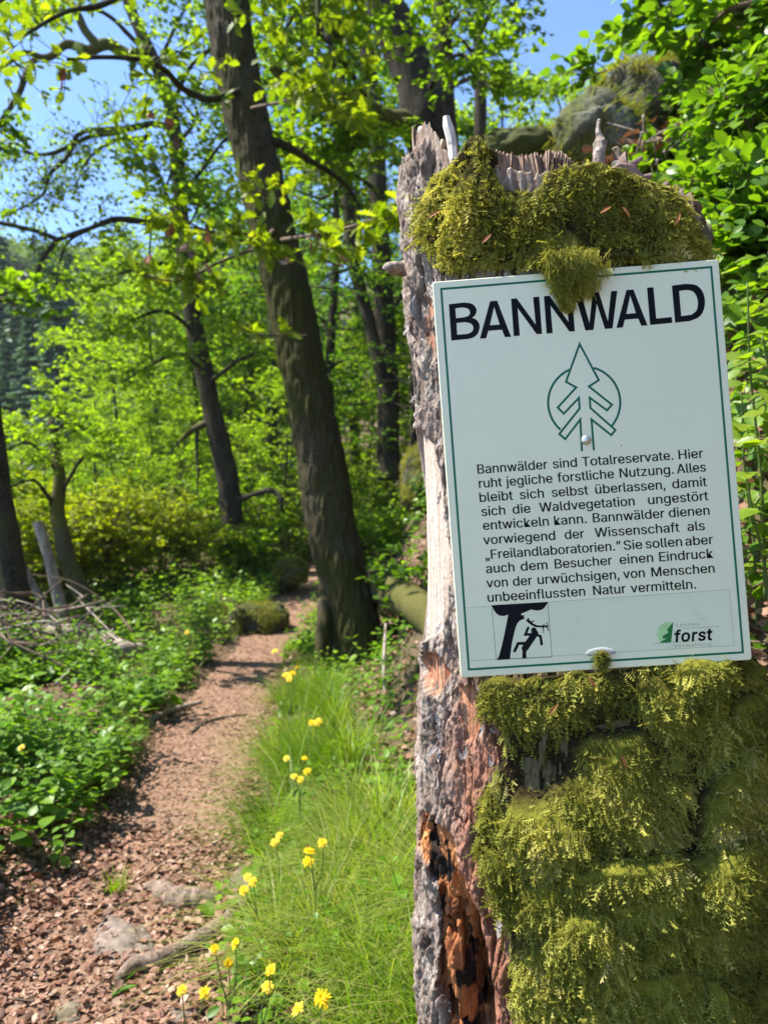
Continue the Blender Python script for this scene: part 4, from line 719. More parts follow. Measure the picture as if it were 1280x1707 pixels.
limb(mid, Tb, [(250, 222, 12.7), (232, 245, 12.6), (215, 292, 12.4)], .04, .012, 1, tb, kids=3, Ls=.6, twig=.4, **bare)
limb(mid, Tb, [(306, 385, 13), (262, 375, 12.6), (225, 368, 12.2), (190, 366, 11.9), (140, 385, 11.7), (98, 400, 11.5), (70, 432, 11.4), (55, 468, 11.3), (0, 492, 11.2), (-40, 500, 11.1)], .06, .018, 2, tb, kids=12, Ls=1.2, twig=.4, **bare)
limb(mid, Tb, [(98, 400, 11.5), (60, 385, 11.4), (0, 372, 11.2), (-30, 370, 11.1)], .045, .02, 1, tb, kids=4, Ls=.8, twig=.5, **bare)
limb(mid, Tb, [(190, 366, 11.9), (120, 398, 11.7), (100, 440, 11.6)], .035, .012, 1, tb, kids=3, Ls=.5, twig=.4, **bare)
limb(mid, Tb, [(0, 205, 11.5), (30, 160, 11.5), (45, 120, 11.6), (60, 100, 12.2)], .04, .05, 1, tb, kids=4, Ls=.7, twig=.5, **bare)
limb(mid, T, [(345, 705, 13), (320, 718, 12.8), (300, 735, 12.6), (282, 756, 12.5)], .07, .008, 0, md)
limb(mid, T, [(330, 715, 12.9), (328, 745, 12.8), (331, 790, 12.8), (330, 830, 12.8)], .035, .012, 0, tb)
limb(mid, T, [(390, 838, 13), (412, 828, 12.8), (450, 818, 12.7), (468, 830, 12.6), (476, 855, 12.6)], .06, .02, 0, tb)
limb(mid, T, [(380, 880, 13), (372, 905, 12.9), (378, 940, 12.8)], .07, .08, 0, tb)
for L_ in ([(299, 310, 13), (288, 285, 12.3), (272, 330, 11.8)], [(294, 240, 13), (322, 205, 12.3), (300, 165, 11.9)], [(299, 330, 13), (330, 335, 12.3), (312, 385, 11.9)], [(318, 470, 13), (350, 430, 12.4), (390, 400, 11.9), (440, 420, 11.5)], [(300, 330, 13), (340, 280, 12.6), (380, 230, 12.2), (420, 230, 11.8)], [(310, 450, 13), (270, 440, 12.3), (220, 450, 11.7), (160, 470, 11.4)], [(285, 180, 13), (320, 110, 12.5), (370, 70, 12), (430, 40, 11.6)], [(258, 120, 13), (290, 50, 12.4), (330, -20, 12)], [(330, 560, 13), (280, 520, 12.4), (230, 530, 12), (180, 560, 11.7)], [(340, 620, 13), (300, 590, 12.4), (250, 610, 12), (200, 640, 11.8)], [(305, 400, 13), (270, 300, 12.5), (250, 260, 12.2)], [(345, 640, 13), (400, 600, 12.4), (440, 590, 12), (470, 620, 11.8)], [(232, 75, 13), (170, 20, 12), (90, 20, 11), (30, 30, 10.4)]):
    limb(mid, T, L_, .04, .012, 2, tb, kids=9, Ls=2.0, twig=.42)
T.leaves(10, False, .72, .22).build('crown', M['beech_leaf'], mid); Tb.leaves(4, False, .55, .22).build('sparse_leaves', M['beech_leaf'], mid)

# --- the forked tree whose foot the stump hides
T = Tree(OVATE, .085, .8, 8)
frk = thing('forked_tree', 'dark forked tree rising behind the stump, with a mossy limb reaching left', 'tree', loc=(.8, 9, 1.6))
mb = MB(); tp = pxline([(800, 900, 9), (785, 700, 9), (765, 520, 9), (742, 380, 9), (722, 270, 9), (705, 205, 9), (692, 150, 9), (678, 95, 9), (655, 40, 9), (636, -10, 9), (620, -120, 9), (600, -300, 9)])
tube(mb, spline(tp, 110), np.interp(np.linspace(0, 1, 110), np.linspace(0, 1, 12), [.32, .30, .29, .27, .26, .27, .235, .235, .23, .22, .2, .15]), 26, .2, bscale=5); mb.build('trunk', M['trunk_dark'], frk)
limb(frk, T, [(705, 230, 9), (672, 205, 8.8), (640, 195, 8.5), (600, 170, 8.3), (560, 150, 8.1), (500, 140, 7.9), (450, 110, 7.7)], .15, .05, 1, M['trunk_moss'], kids=5, Ls=1, twig=.5)
for L_ in ([(640, -20, 9), (720, -80, 9.6), (800, -60, 10), (860, 20, 10)], [(625, -80, 9), (580, -100, 8.2), (520, -20, 7.5), (470, 60, 7.1)], [(620, 185, 8.4), (590, 130, 8), (540, 60, 7.6), (500, 40, 7.3)], [(610, -200, 9), (690, -260, 9.2), (770, -200, 9.5), (830, -90, 9.6)], [(700, 190, 9), (730, 120, 8.6), (770, 90, 8.2), (790, 130, 8)], [(600, -260, 9), (540, -300, 8), (450, -200, 7), (420, -80, 6.6)], [(560, 150, 8.1), (520, 200, 7.8), (500, 260, 7.6)], [(640, 195, 8.5), (600, 240, 8), (560, 250, 7.8)]):
    limb(frk, T, L_, .04, .012, 2, tb, kids=9, Ls=1.6, twig=.42)
T.leaves(11, False, .6, .22).build('crown', M['beech_leaf'], frk)

# --- three thin dark stems farther up the slope
def stem_tree(name, label, line, rad, limbs, Yb, mat=tb, vm=.4, leaf=.09, kids=6, Lk=2.2, tw=.45):
    t = thing(name, label, 'tree', loc=tuple(at(*line[0]) - (0, 0, .1))); mb = MB()
    tube(mb, spline(pxline(line), 70), np.interp(np.linspace(0, 1, 70), np.linspace(0, 1, len(rad)), rad), 16, .2, bscale=5); mb.build('trunk', mat, t)
    T = Tree(OVATE, leaf, .8, 8)
    for L_ in limbs: limb(t, T, L_, .6 * min(rad) if min(rad) < .08 else .045, .012, 2, tb, kids=kids, Ls=Lk, twig=tw)
    if T.tw: T.leaves(9, False, vm, .2).build('crown', M['beech_leaf'], t)
    return t
stem_tree('slender_tree', 'straight dark slender tree standing close behind the left edge of the stump', [(652, 800, 15), (648, 740, 15), (645, 620, 15), (638, 480, 15), (632, 350, 15), (626, 230, 15), (612, 100, 15), (600, -60, 15)], [.27, .22, .2, .19, .18, .16, .13],
          [[(630, 320, 15), (590, 290, 14), (540, 260, 13.3), (500, 280, 13)], [(622, 200, 15), (580, 150, 14), (520, 130, 13)], [(638, 480, 15), (590, 450, 14), (540, 460, 13.5)], [(640, 540, 15), (680, 480, 14), (720, 470, 13.5)], [(612, 100, 15), (660, 40, 14), (700, 60, 13.5)], [(605, 20, 15), (560, -40, 14), (520, -20, 13.4)]], 15)
stem_tree('slender_tree', 'thin bent dark stem leaning against the straight slender tree', [(640, 640, 14.6), (626, 580, 14.6), (606, 500, 14.6), (588, 430, 14.6), (578, 300, 14.6), (572, 200, 14.6), (566, 90, 14.6)], [.11, .12, .12, .13, .11, .08], [[(578, 300, 14.6), (540, 330, 14), (500, 320, 13.5)], [(572, 200, 14.6), (610, 150, 14), (640, 170, 13.6)], [(570, 150, 14.6), (520, 90, 14), (480, 100, 13.5)]], 14.6)
stem_tree('slender_tree', 'dark upright tree right of the forked trunk above the stump top', [(752, 420, 12), (748, 300, 12), (742, 190, 12), (738, 100, 12), (735, 0, 12), (740, -150, 12)], [.2, .19, .17, .16, .15, .13], [[(738, 60, 12), (770, 20, 11), (800, 40, 10.4)], [(742, 150, 12), (790, 130, 11.2), (830, 160, 10.8)], [(738, -60, 12), (780, -120, 11), (820, -100, 10.2)], [(737, 0, 12), (690, -60, 11), (640, -30, 10.3)]], 12)
stem_tree('slender_tree', 'dark stem passing through the leaves between oak and forked tree', [(800, 250, 13), (800, 120, 13), (797, 60, 13), (800, 20, 13), (790, -80, 13)], [.10, .10, .09, .08, .07], [[(800, 60, 13), (820, 10, 12), (840, -50, 11.5)], [(798, 100, 13), (760, 60, 12), (720, 50, 11.5)]], 13)
# --- left edge
stem_tree('old_tree', 'old dark trunk at the very left behind the branch pile', [(45, 1075, 7.6), (32, 1030, 7.6), (14, 930, 7.6), (0, 850, 7.6), (-15, 740, 7.6), (-40, 560, 7.6), (-80, 300, 7.6), (-120, 0, 7.6)], [.24, .17, .15, .145, .14, .13, .12], [[(-40, 560, 7.6), (0, 500, 7.2), (40, 520, 7)], [(-100, 150, 7.6), (-60, 60, 7.2), (0, 0, 6.8), (60, -20, 6.5)], [(-90, 250, 7.6), (-40, 200, 7.3), (0, 250, 7.1)]], 7.6, kids=4, Lk=.9, tw=.3)
stem_tree('leaning_tree', 'leaning mossy trunk with a curved foot, left of the path among the bright bushes', [(178, 1040, 9), (158, 1015, 9), (135, 985, 9), (115, 940, 9), (103, 890, 9), (96, 850, 9), (100, 790, 9), (85, 700, 9)], [.15, .115, .10, .095, .085, .065, .04], [[(98, 830, 9), (140, 760, 8.8), (170, 760, 8.7)], [(100, 790, 9), (50, 740, 8.8), (10, 750, 8.6)], [(90, 720, 9), (120, 700, 8.9), (150, 720, 8.8)], [(97, 860, 9), (60, 800, 8.8), (20, 810, 8.7)]], 9, M['trunk_moss'], .85, .07, 6, 1.3, .3)
stem_tree('dead_sapling', 'thin dead leaning stem beside the mossy curved trunk', [(112, 1050, 8.4), (95, 985, 8.4), (80, 920, 8.4), (62, 870, 8.4)], [.07, .06, .055, .05], [], 8.4, M['dead_wood'])
stem_tree('dead_sapling', 'thin dead stem crossing low in front of the old left trunk', [(92, 1048, 8), (60, 985, 8), (30, 930, 8), (5, 905, 8)], [.05, .045, .04, .03], [], 8, M['dead_wood'])
stem_tree('sapling', 'thin upright sapling standing in the light left of the crooked tree', [(168, 1000, 14), (166, 930, 14), (162, 850, 14), (158, 770, 14)], [.05, .045, .04, .02], [[(162, 850, 14), (140, 820, 13.8), (120, 820, 13.6)], [(160, 800, 14), (190, 760, 13.8), (220, 770, 13.7)]], 14, tb, .6, .08, 4, 1.2, .35)
stem_tree('sapling', 'thin straight sapling between the crooked tree and the bright bushes', [(298, 980, 13.5), (296, 930, 13.5), (293, 880, 13.5), (290, 800, 13.5)], [.045, .04, .03, .02], [[(293, 860, 13.5), (270, 820, 13.3), (250, 820, 13.2)], [(291, 820, 13.5), (310, 780, 13.3), (330, 780, 13.2)]], 13.5, tb, .6, .08, 4, 1.2, .35)

# ------------------------------------------------------------------ forest trees: a few kinds, then copies
def forest_tree(H, R, leaf, tpl, lo=.25, limbs=18, kids=5, mat='slope_leaf', vm=.5, k=7, twig=.6, tr=.16):
    root = bpy.data.objects.new('beech_tree', None); COL.objects.link(root); T = Tree(tpl, leaf, .8, k); mb = MB()
    tp = np.array([(0, 0, -.5), (.05, 0, H * .25), (-.1, .1, H * .5), (.1, 0, H * .78), (0, .1, H * .98)]) + np.r_[np.zeros((1, 3)), rng.normal(0, .12, (4, 3)) * (1, 1, 0)]; sp = spline(tp, 40)
    tube(mb, sp, np.linspace(tr, .02, 40), 10, .2, bscale=3); mb.build('trunk', M['trunk_dark'], root)
    for i in range(limbs):
        t = lo + (1 - lo) * (i + rng.random() * .6) / limbs; p = sp[int(t * 39)]; a = i * 2.4 + rng.normal(0, .3); prof = math.sin(math.pi * min(1, (t - lo) / (1 - lo) * .8 + .22)) ** .7
        T.branch(p, (math.cos(a), math.sin(a), .25 + .7 * t * t), R * prof * rng.uniform(.75, 1.15), tr * .3 * (1.1 - t), 2, droop=.3, kids=kids, twig=twig)
    w_ = T.wood.build('branches', M['trunk_dark'], root); T.leaves(k, False, vm, .22).build('crown', M[mat], root); return root
def spruce(H, R):
    root = bpy.data.objects.new('spruce_tree', None); COL.objects.link(root); mb = MB(); tube(mb, np.array([(0, 0, -2), (0, 0, H * .5), (0, 0, H)]), [.25, .16, .02], 8); mb.build('trunk', M['trunk_dark'], root)
    P, Xs, s_, v_ = [], [], [], []; n = int(H * 2.2)
    for i in range(n):
        t = i / n; z = H * (.06 + .93 * t); L = R * (1 - t) ** .8 * rng.uniform(.8, 1.1) + .15
        for j in range(7):
            a = j * .9 + i * 1.7 + rng.normal(0, .2); d = np.array((math.cos(a), math.sin(a), -.28 + .3 * t + rng.normal(0, .12))); q = np.array((-d[1], d[0], 0))
            m = max(3, int(L * 5))
            for k in range(m):
                u_ = (k + .5) / m; b = np.array((0, 0, z)) + d * L * u_ + (0, 0, -.25 * u_ * u_ * L * .4)
                for sg in (1, -1): P.append(b); Xs.append(d * .8 + q * sg * .8 + (0, 0, -.35)); s_.append((.5 * (1 - u_) + .3) * rng.uniform(.7, 1.2)); v_.append(rng.normal(.45 + .3 * u_, .2))
    mb = MB(); P = np.array(P); scatter(mb, DIAMOND, P, np.array(Xs), np.array((0, 0, 1.)) + rng.normal(0, .4, P.shape), np.array(s_), np.clip(v_, 0, 1), .8); mb.build('crown', M['needle'], root); return root
B1 = forest_tree(12, 3.2, .13, OVATE, .22, 20, 5, vm=.58); B2 = forest_tree(9, 2.6, .11, OVATE, .06, 22, 6, vm=.85, twig=.5, tr=.07, k=8, mat='beech_leaf'); B3 = forest_tree(6, 2.2, .10, OVATE, .05, 20, 6, vm=.85, twig=.45, tr=.05, k=8, mat='beech_leaf')
used = set()
def place(proto, x, y, sc, label, cat, group, name=None, z=None):
    o = proto if proto.name not in used else copy_tree(proto)
    used.add(proto.name); o.location = (x, y, (gz(x, y) if z is None else z) - .05); o.rotation_euler = (0, 0, rng.uniform(0, 6.28)); o.scale = (sc * rng.uniform(.92, 1.08), sc, sc * rng.uniform(.95, 1.08))
    if name: o.name = name
    return tag(o, label, cat, group)
FT = 'leafy beeches on the wooded slope'
for k, (px, Y_, pr, sc) in enumerate([(455, 17, B1, .9), (560, 18, B1, 1), (600, 22, B1, 1.1), (690, 19, B1, 1), (420, 24, B1, 1.05), (500, 30, B1, 1.2), (740, 24, B1, .9), (640, 30, B1, 1.1), (360, 27, B1, 1.0), (560, 36, B1, 1.2), (800, 22, B2, .7), (850, 20, B3, 1.15), (930, 17, B3, .8), (990, 13, B3, .45), (880, 26, B3, 1.1), (700, 38, B1, 1.1), (450, 40, B1, 1.3), (770, 15, B3, .9), (690, 14, B1, .5), (660, 17, B3, .8), (610, 20, B3, .9), (640, 24, B3, 1.0), (575, 22, B3, .8), (680, 26, B3, 1.0)]):
    place(pr, (px - CX) / F * Y_, Y_, sc, 'beech tree in full spring leaf among others filling the slope behind the oak trunk', 'tree', FT)
VT = 'young beeches in the valley'
for px, Y_, sc in ((190, 15, .45), (250, 16.5, .5), (310, 15.5, .45), (360, 17, .5), (130, 17, .55), (220, 19, .6), (400, 15.5, .4), (90, 18, .6), (280, 20, .65)):
    place(B3, (px - CX) / F * Y_, Y_, sc, 'bushy sunlit young beech low on the slope between the crooked tree and the left edge', 'tree', 'low young beeches in the sun')
for k, (px, Y_, pr, sc) in enumerate([(260, 19, B2, 1.0), (200, 23, B2, 1.1), (330, 18, B3, 1.1), (300, 25, B2, 1.2), (150, 28, B2, 1.1), (380, 20, B2, .9), (420, 18, B3, 1.0), (60, 30, B3, 1.3), (100, 22, B3, 1.1), (20, 20, B3, 1.0), (-30, 26, B3, 1.3), (280, 34, B2, 1.2), (190, 36, B2, 1.1), (350, 33, B2, 1.3), (470, 14, B3, .6), (240, 44, B2, 1.3), (320, 48, B1, 1.2)]):
    place(pr, (px - CX) / F * Y_, Y_, sc, 'young light green beech crowding the valley left of the path', 'tree', VT)
SP = spruce(22, 3.4)
for px, Y_, sc in ((15, 52, .95), (55, 50, 1.02), (95, 48, 1.05), (128, 54, 1.0), (-25, 55, 1.05), (75, 58, 1.12), (35, 60, 1.1), (150, 60, .95), (110, 62, 1.1), (0, 64, 1.1)):
    place(SP, (px - CX) / F * Y_, Y_, sc, 'tall blue green spruce in the dark stand across the valley', 'tree', 'spruces across the valley')
# far hillside
def far_tree():
    root = bpy.data.objects.new('hillside_tree', None); COL.objects.link(root); mb = MB(); tube(mb, np.array([(0, 0, -1), (0, 0, 5), (0, 0, 9.)]), [.25, .2, .05], 6); mb.build('trunk', M['trunk_dark'], root)
    n = 2600; c = rdir(26) * (2.6, 2.6, 3.4) * rng.uniform(.35, 1, (26, 1)) + (0, 0, 8); which = rng.integers(0, 26, n); P = c[which] + rdir(n) * rng.uniform(.5, 1, (n, 1)) ** .4 * (1.5, 1.5, 1.0)
    mb = MB(); scatter(mb, DIAMOND, P, rdir(n, -.6, .3), np.array((0, 0, .8)) + rng.normal(0, .5, (n, 3)), rng.uniform(.3, .6, n), np.clip(rng.normal(.5, .22, n), 0, 1)); mb.build('crown', M['far_leaf'], root); return root
FTR = far_tree(); n = 0
for k in range(1500):
    r = 62 + 130 * rng.random() ** .8; px = rng.uniform(-80, 520); y = r / math.sqrt(1 + ((px - CX) / F) ** 2); x = (px - CX) / F * y
    if n >= 150: break
    n += 1; place(FTR, x, y, rng.uniform(.75, 1.25) * (1 + .2 * (r > 130)), 'hazy light green tree on the far hillside across the valley', 'tree', 'trees on the far hillside')
for k in range(9):
    r = rng.uniform(75, 150); px = rng.uniform(-40, 420); y = r; place(SP, (px - CX) / F * y, y, rng.uniform(.7, .95), 'dark spruce standing single among the far hillside trees', 'tree', 'spruces on the far hillside')
# ------------------------------------------------------------------ things lying on the ground
def onground(px, py, lift=0.0):
    """where the line of sight through a photograph pixel meets the soil"""
    t = np.linspace(.8, 30, 2400); P = np.stack([(px - CX) / F * t, t, EYE - (py - CY) / F * t], -1)
    g_ = ground_z(P[:, 0], P[:, 1], False); k = np.argmax(P[:, 2] < g_); p = P[k].copy(); p[2] = gz(p[0], p[1]) + lift; return p
def icos(n=4):
    import bmesh
    bm = bmesh.new(); bmesh.ops.create_icosphere(bm, subdivisions=n, radius=1); V = np.array([v.co for v in bm.verts]); Fc = np.array([[v.index for v in f.verts] for f in bm.faces]); bm.free(); return V, Fc
ICO = icos(5)
def boulder(name, c, size, seed, label, mat='rock', rot=0.0, rough=.22, group=None):
    V, Fc = ICO; V = np.sign(V) * np.abs(V) ** .8; d = fbm(V * 1.3, seed, 4) * rough * 1.6 + fbm(V * 5, seed + 5, 4) * rough * .35
    w1, w2, wc, _, _ = worley(V[:, 0] * 1.5 + 7 + d, V[:, 2] * 1.5 + V[:, 1] * .8, seed); w3 = fbm(V * 14, seed + 8, 3); V = V * (1 + d + .22 * (wc - .5) * smooth(0, .12, w2 - w1) - .05 * (1 - smooth(0, .1, w2 - w1)) + .02 * w3)[:, None] * np.array(size); ca, sa = math.cos(rot), math.sin(rot)
    V = np.stack([V[:, 0] * ca - V[:, 1] * sa, V[:, 0] * sa + V[:, 1] * ca, V[:, 2]], -1) + np.array(c); mb = MB(); mb.add(V, Fc)
    return tag(mb.build(name, M[mat]), label, 'rock', group)
boulder('boulder', at(1052, 215, 4.9), (.27, .40, .34), 3, 'big dark mossy boulder jutting out of the bank above the stump', rot=.3)
boulder('boulder', at(985, 262, 4.7), (.26, .34, .26), 9, 'pale grey rock face left below the big mossy boulder', 'pale_rock')
boulder('boulder', at(885, 292, 5.2), (.46, .42, .20), 15, 'low dark moss covered ledge left of the big boulder', rot=.6)
boulder('boulder', at(1110, 200, 5.3), (.3, .4, .34), 17, 'dark rock under the brambles right of the big boulder', rot=1.)
boulder('boulder', at(702, 800, 8.6), (.20, .5, .36), 21, 'pale rock with mossy top on the slope just left of the stump', rot=.2)
boulder('boulder', at(435, 1035, 9.2), (.30, .3, .20), 25, 'round mossy stone at the left edge of the path bend', rot=.4)
boulder('boulder', at(485, 955, 11.5), (.22, .3, .22), 27, 'mossy stone where the path bends behind the oak')
p = onground(192, 1575); boulder('flat_stone', p + (0, 0, -.035), (.12, .20, .06), 31, 'flat grey stone slab set in the path inside the curved root', 'stone', .5, .14)
p = onground(110, 1700); boulder('flat_stone', p + (0, 0, -.02), (.06, .06, .045), 35, 'small rounded stone in the leaf litter near the lower left corner', 'stone', .2, .16)
p = onground(290, 1700); boulder('flat_stone', p + (0, 0, -.02), (.05, .05, .04), 37, 'small stone in the path below the curved root', 'stone', .8, .16)
p = onground(420, 1470); boulder('flat_stone', p + (0, 0, -.03), (.10, .12, .06), 39, 'grey stone poking out where the grass meets the path', 'stone', .3, .16)
def lying(name, label, cat, pts, rad, mat, lift=.0, bumpy=.25, ns=12, n=60, group=None):
    P = np.array([onground(*q) + (0, 0, lift) for q in pts]); mb = MB(); tube(mb, spline(P, n), np.interp(np.linspace(0, 1, n), np.linspace(0, 1, len(rad)), rad), ns, bumpy, seed=int(pts[0][0]), bscale=22)
    return tag(mb.build(name, M[mat]), label, cat, group)
lying('tree_root', 'long curved bare root arching across the path', 'root', [(196, 1650), (222, 1628), (262, 1618), (300, 1600), (345, 1578), (385, 1545), (408, 1512), (425, 1480), (455, 1440)], [.012, .026, .030, .027, .034, .034, .030, .022, .012], 'root_wood', .030, .3, 14, 90)
lying('tree_root', 'short thick knobbly root on the path, above the curved one', 'root', [(244, 1488), (268, 1492), (296, 1508), (318, 1512), (345, 1508), (375, 1500)], [.02, .038, .046, .052, .036, .018], 'root_wood', .018, .4, 16, 60)
lying('stick', 'dark thin stick lying on the middle of the path', 'stick', [(318, 1226), (340, 1210), (375, 1200), (412, 1194)], [.012, .02, .018, .01], 'trunk_dark', .01)
lying('stick', 'pale stick at the left edge of the path among the herbs', 'stick', [(256, 1200), (290, 1188), (335, 1175)], [.02, .022, .014], 'dead_wood', .02)
lying('stick', 'tiny dark twig lying below the dark stick', 'stick', [(338, 1252), (352, 1246), (364, 1247)], [.006, .01, .006], 'trunk_dark', .005)
P = pxline([(600, 975, 7.1), (640, 980, 6.6), (680, 1000, 6.1), (720, 1030, 5.6), (760, 1070, 5.2)]); mb = MB(); tube(mb, spline(P, 70), np.linspace(.15, .13, 70), 28, .2, seed=5, bscale=7)
fl = tag(mb.build('fallen_log', M['trunk_moss']), 'fallen mossy log wedged between the leaning oak and the stump', 'log')
mb = MB(); P = pxline([(648, 1200, 5.3), (640, 1120, 5.4), (643, 1040, 5.7)]); tube(mb, spline(P, 20), np.linspace(.018, .010, 20), 7, .2); tag(mb.build('stick', M['dead_wood']), 'pale stick leaning against the fallen log', 'stick')
P = pxline([(-10, 1085, 7.2), (80, 1065, 7.3), (150, 1060, 7.5), (210, 1085, 7.2)]); mb = MB(); tube(mb, spline(P, 50), np.linspace(.13, .09, 50), 18, .25, bscale=6); tag(mb.build('fallen_log', M['dead_wood']), 'weathered grey log lying behind the branch pile', 'log')
P = pxline([(150, 1120, 6.6), (190, 1090, 6.9), (232, 1085, 7.2)]); mb = MB(); tube(mb, spline(P, 40), np.linspace(.11, .08, 40), 16, .25, bscale=6); tag(mb.build('fallen_log', M['dead_wood']), 'short pale log end among the herbs right of the branch pile', 'log')
pile = thing('branch_pile', 'tangled heap of dead grey branches at the left edge below the old trunk', 'branch pile', loc=tuple(at(50, 1110, 6.6)))
for k in range(95):
    c = at(rng.uniform(-60, 165), rng.uniform(1000, 1140), rng.uniform(6.1, 7.4)); d = rdir(1, -.3, .45)[0] * rng.uniform(.2, .7); b = rng.normal(0, .10, 3); mb = MB()
    tube(mb, spline([c - d, c + b, c + d * .4 + rng.normal(0, .06, 3), c + d], 14), np.linspace(rng.uniform(.004, .015), .003, 14), 6, .25, bscale=20); mb.build('dead_branch', M['dead_wood' if k % 4 == 0 else 'twig'], pile)

def blades(mb, P, h, dirs, wd, v, k=5, curl=.9):
    n = len(P); t = np.linspace(0, 1, k); dirs = unit(dirs * (1, 1, 0) + (1e-6, 0, 0)); c = rng.uniform(.2, 1, n) * curl; up = np.array((0, 0, 1.))
    ctr = P[:, None] + up * (h[:, None] * (t - .52 * c[:, None] * t ** 2.2))[..., None] + dirs[:, None] * (h[:, None] * (.12 * t + .75 * c[:, None] * t ** 2))[..., None]
    sd = np.cross(dirs, up) ; tw = rng.uniform(-.8, .8, (n, 1)); sd = unit(sd + dirs * tw)
    ww = wd[:, None] * (1 - t ** 1.6 * .94) * .5; A = ctr + sd[:, None] * ww[..., None]; B = ctr - sd[:, None] * ww[..., None]
    V = np.stack([A, B], 2).reshape(-1, 3); o = np.arange(n)[:, None, None] * 2 * k; i = (np.arange(k - 1) * 2)[None, :, None]; mb.add(V, (o + i + np.array([0, 1, 3, 2])[None, None]).reshape(-1, 4), np.repeat(v, 2 * k))
# moss and thin grass growing over the outcrop
mb = MB()
for c, sz in ((at(1052, 215, 4.9), (.27, .40, .34)), (at(985, 262, 4.7), (.26, .34, .26)), (at(885, 292, 5.2), (.46, .42, .20)), (at(1110, 200, 5.3), (.3, .4, .34)), (at(435, 1035, 9.2), (.30, .3, .20)), (at(485, 955, 11.5), (.22, .3, .22)), (at(702, 800, 8.6), (.20, .5, .36))):
    n = 5200; d = rdir(n, -.5, 1.); k = fbm(d * 2.2 + c, 411, 3) > -.05; d = d[k]; n = len(d); scatter(mb, FRONDS[1], c + np.sign(d) * np.abs(d) ** .8 * np.array(sz) * rng.uniform(1.0, 1.06, (n, 1)), d * .6 + rng.normal(0, .3, (n, 3)) - (0, 0, .4), d + rng.normal(0, .4, (n, 3)), rng.uniform(.025, .06, n), np.clip(rng.normal(.2, .16, n), 0, 1))
kind(mb.build('rock_moss', M['moss']), 'stuff')
mb = MB()
for px, py, Y_ in ((960, 215, 4.6), (1000, 205, 4.6), (1050, 150, 4.8), (920, 265, 4.9), (870, 270, 5.0), (1030, 240, 4.5), (980, 245, 4.45), (1090, 160, 5)):
    n = 46; a = rng.uniform(0, 6.28, n); P = at(px, py, Y_) + rng.normal(0, .04, (n, 3)); blades(mb, P, rng.uniform(.12, .36, n), np.stack([np.cos(a), np.sin(a) - .6, 0 * a], -1), np.full(n, .004), np.clip(rng.normal(.75, .25, n), 0, 1), curl=1.6)
kind(mb.build('rock_grass', M['grass']), 'stuff')
mb = MB()
for k in range(46):
    c = at(rng.uniform(1060, 1160), rng.uniform(225, 330), rng.uniform(3.7, 4.3)); d = rdir(1, -.5, .3)[0] * rng.uniform(.06, .22); tube(mb, spline([c - d, c + rng.normal(0, .02, 3), c + d], 8), np.linspace(.007, .002, 8), 4)
tag(mb.build('twig_heap', M['dead_wood']), 'heap of dead brown twigs and leaves on the bank beside the big mossy boulder', 'dead twigs')
# ------------------------------------------------------------------ leaf litter
def ground_pts(n, fx_, fy_, cond=None):
    x, y = fx_(n), fy_(n); 
    if cond is not None: k = cond(x, y); x, y = x[k], y[k]
    z = ground_z(x, y); e = .02; gxn = (ground_z(x + e, y) - z) / e; gyn = (ground_z(x, y + e) - z) / e
    return np.stack([x, y, z], -1), unit(np.stack([-gxn, -gyn, np.ones_like(x)], -1))
def strew(mb, P, N, lo, hi, lift=.012, tilt=.45):
    n = len(P); scatter(mb, LITTER, P + N * (rng.random((n, 1)) ** 2 * lift + .003), rdir(n, -.3, .3) , (N + rng.normal(0, tilt, (n, 3))) * np.where(rng.random((n, 1)) < .5, 1, -1), rng.uniform(lo, hi, n), np.clip(rng.normal(.46, .3, n), 0, 1))
mb = MB()
yn = lambda n: 1.3 + 11 * rng.random(n) ** 1.7
def near_path(lo, hi):
    def f(n): f.y = yn(n); return pathx(f.y) + rng.uniform(lo, hi, n)
    return f, lambda n: f.y
f1, f2 = near_path(-.5, .45); P, N = ground_pts(19000, f1, f2); strew(mb, P + N * .010, N, .008, .026, .010, .3)
f1, f2 = near_path(-1.6, -.3); P, N = ground_pts(14000, f1, f2, lambda x, y: y < 6); strew(mb, P, N, .016, .04, .03)
P, N = ground_pts(9000, lambda n: rng.uniform(-2.2, -.3, n), lambda n: rng.uniform(1.6, 3.6, n)); strew(mb, P, N, .016, .042, .03)
f1, f2 = near_path(.3, 3.2); P, N = ground_pts(15000, f1, f2); strew(mb, P, N, .025, .06, .03)
P = np.stack([rng.normal(0, 1, 1500), rng.normal(0, 1, 1500), rng.normal(0, 1, 1500)], -1) * (.12, .15, .06) + at(1105, 290, 4.1); strew(mb, P, rdir(1500, .2, 1), .04, .075, .03)
P, N = ground_pts(9000, lambda n: rng.uniform(.4, 3.4, n), lambda n: rng.uniform(1.6, 6, n)); strew(mb, P, N, .03, .065, .05)
kind(mb.build('leaf_litter', M['litter']), 'stuff')
mb = MB()
for k in range(260):
    y = 1.6 + 7 * random.random() ** 1.6; x = pathx(y) + random.uniform(-1.2, .5); d = rdir(1, -.1, .1)[0] * rng.uniform(.02, .09); c = np.array((x, y, gz(x, y) + .022)); tube(mb, np.array([c - d, c + rng.normal(0, .006, 3), c + d]), [.002, .0028, .0015], 4, cap=False)
kind(mb.build('twig_litter', M['twig']), 'stuff')

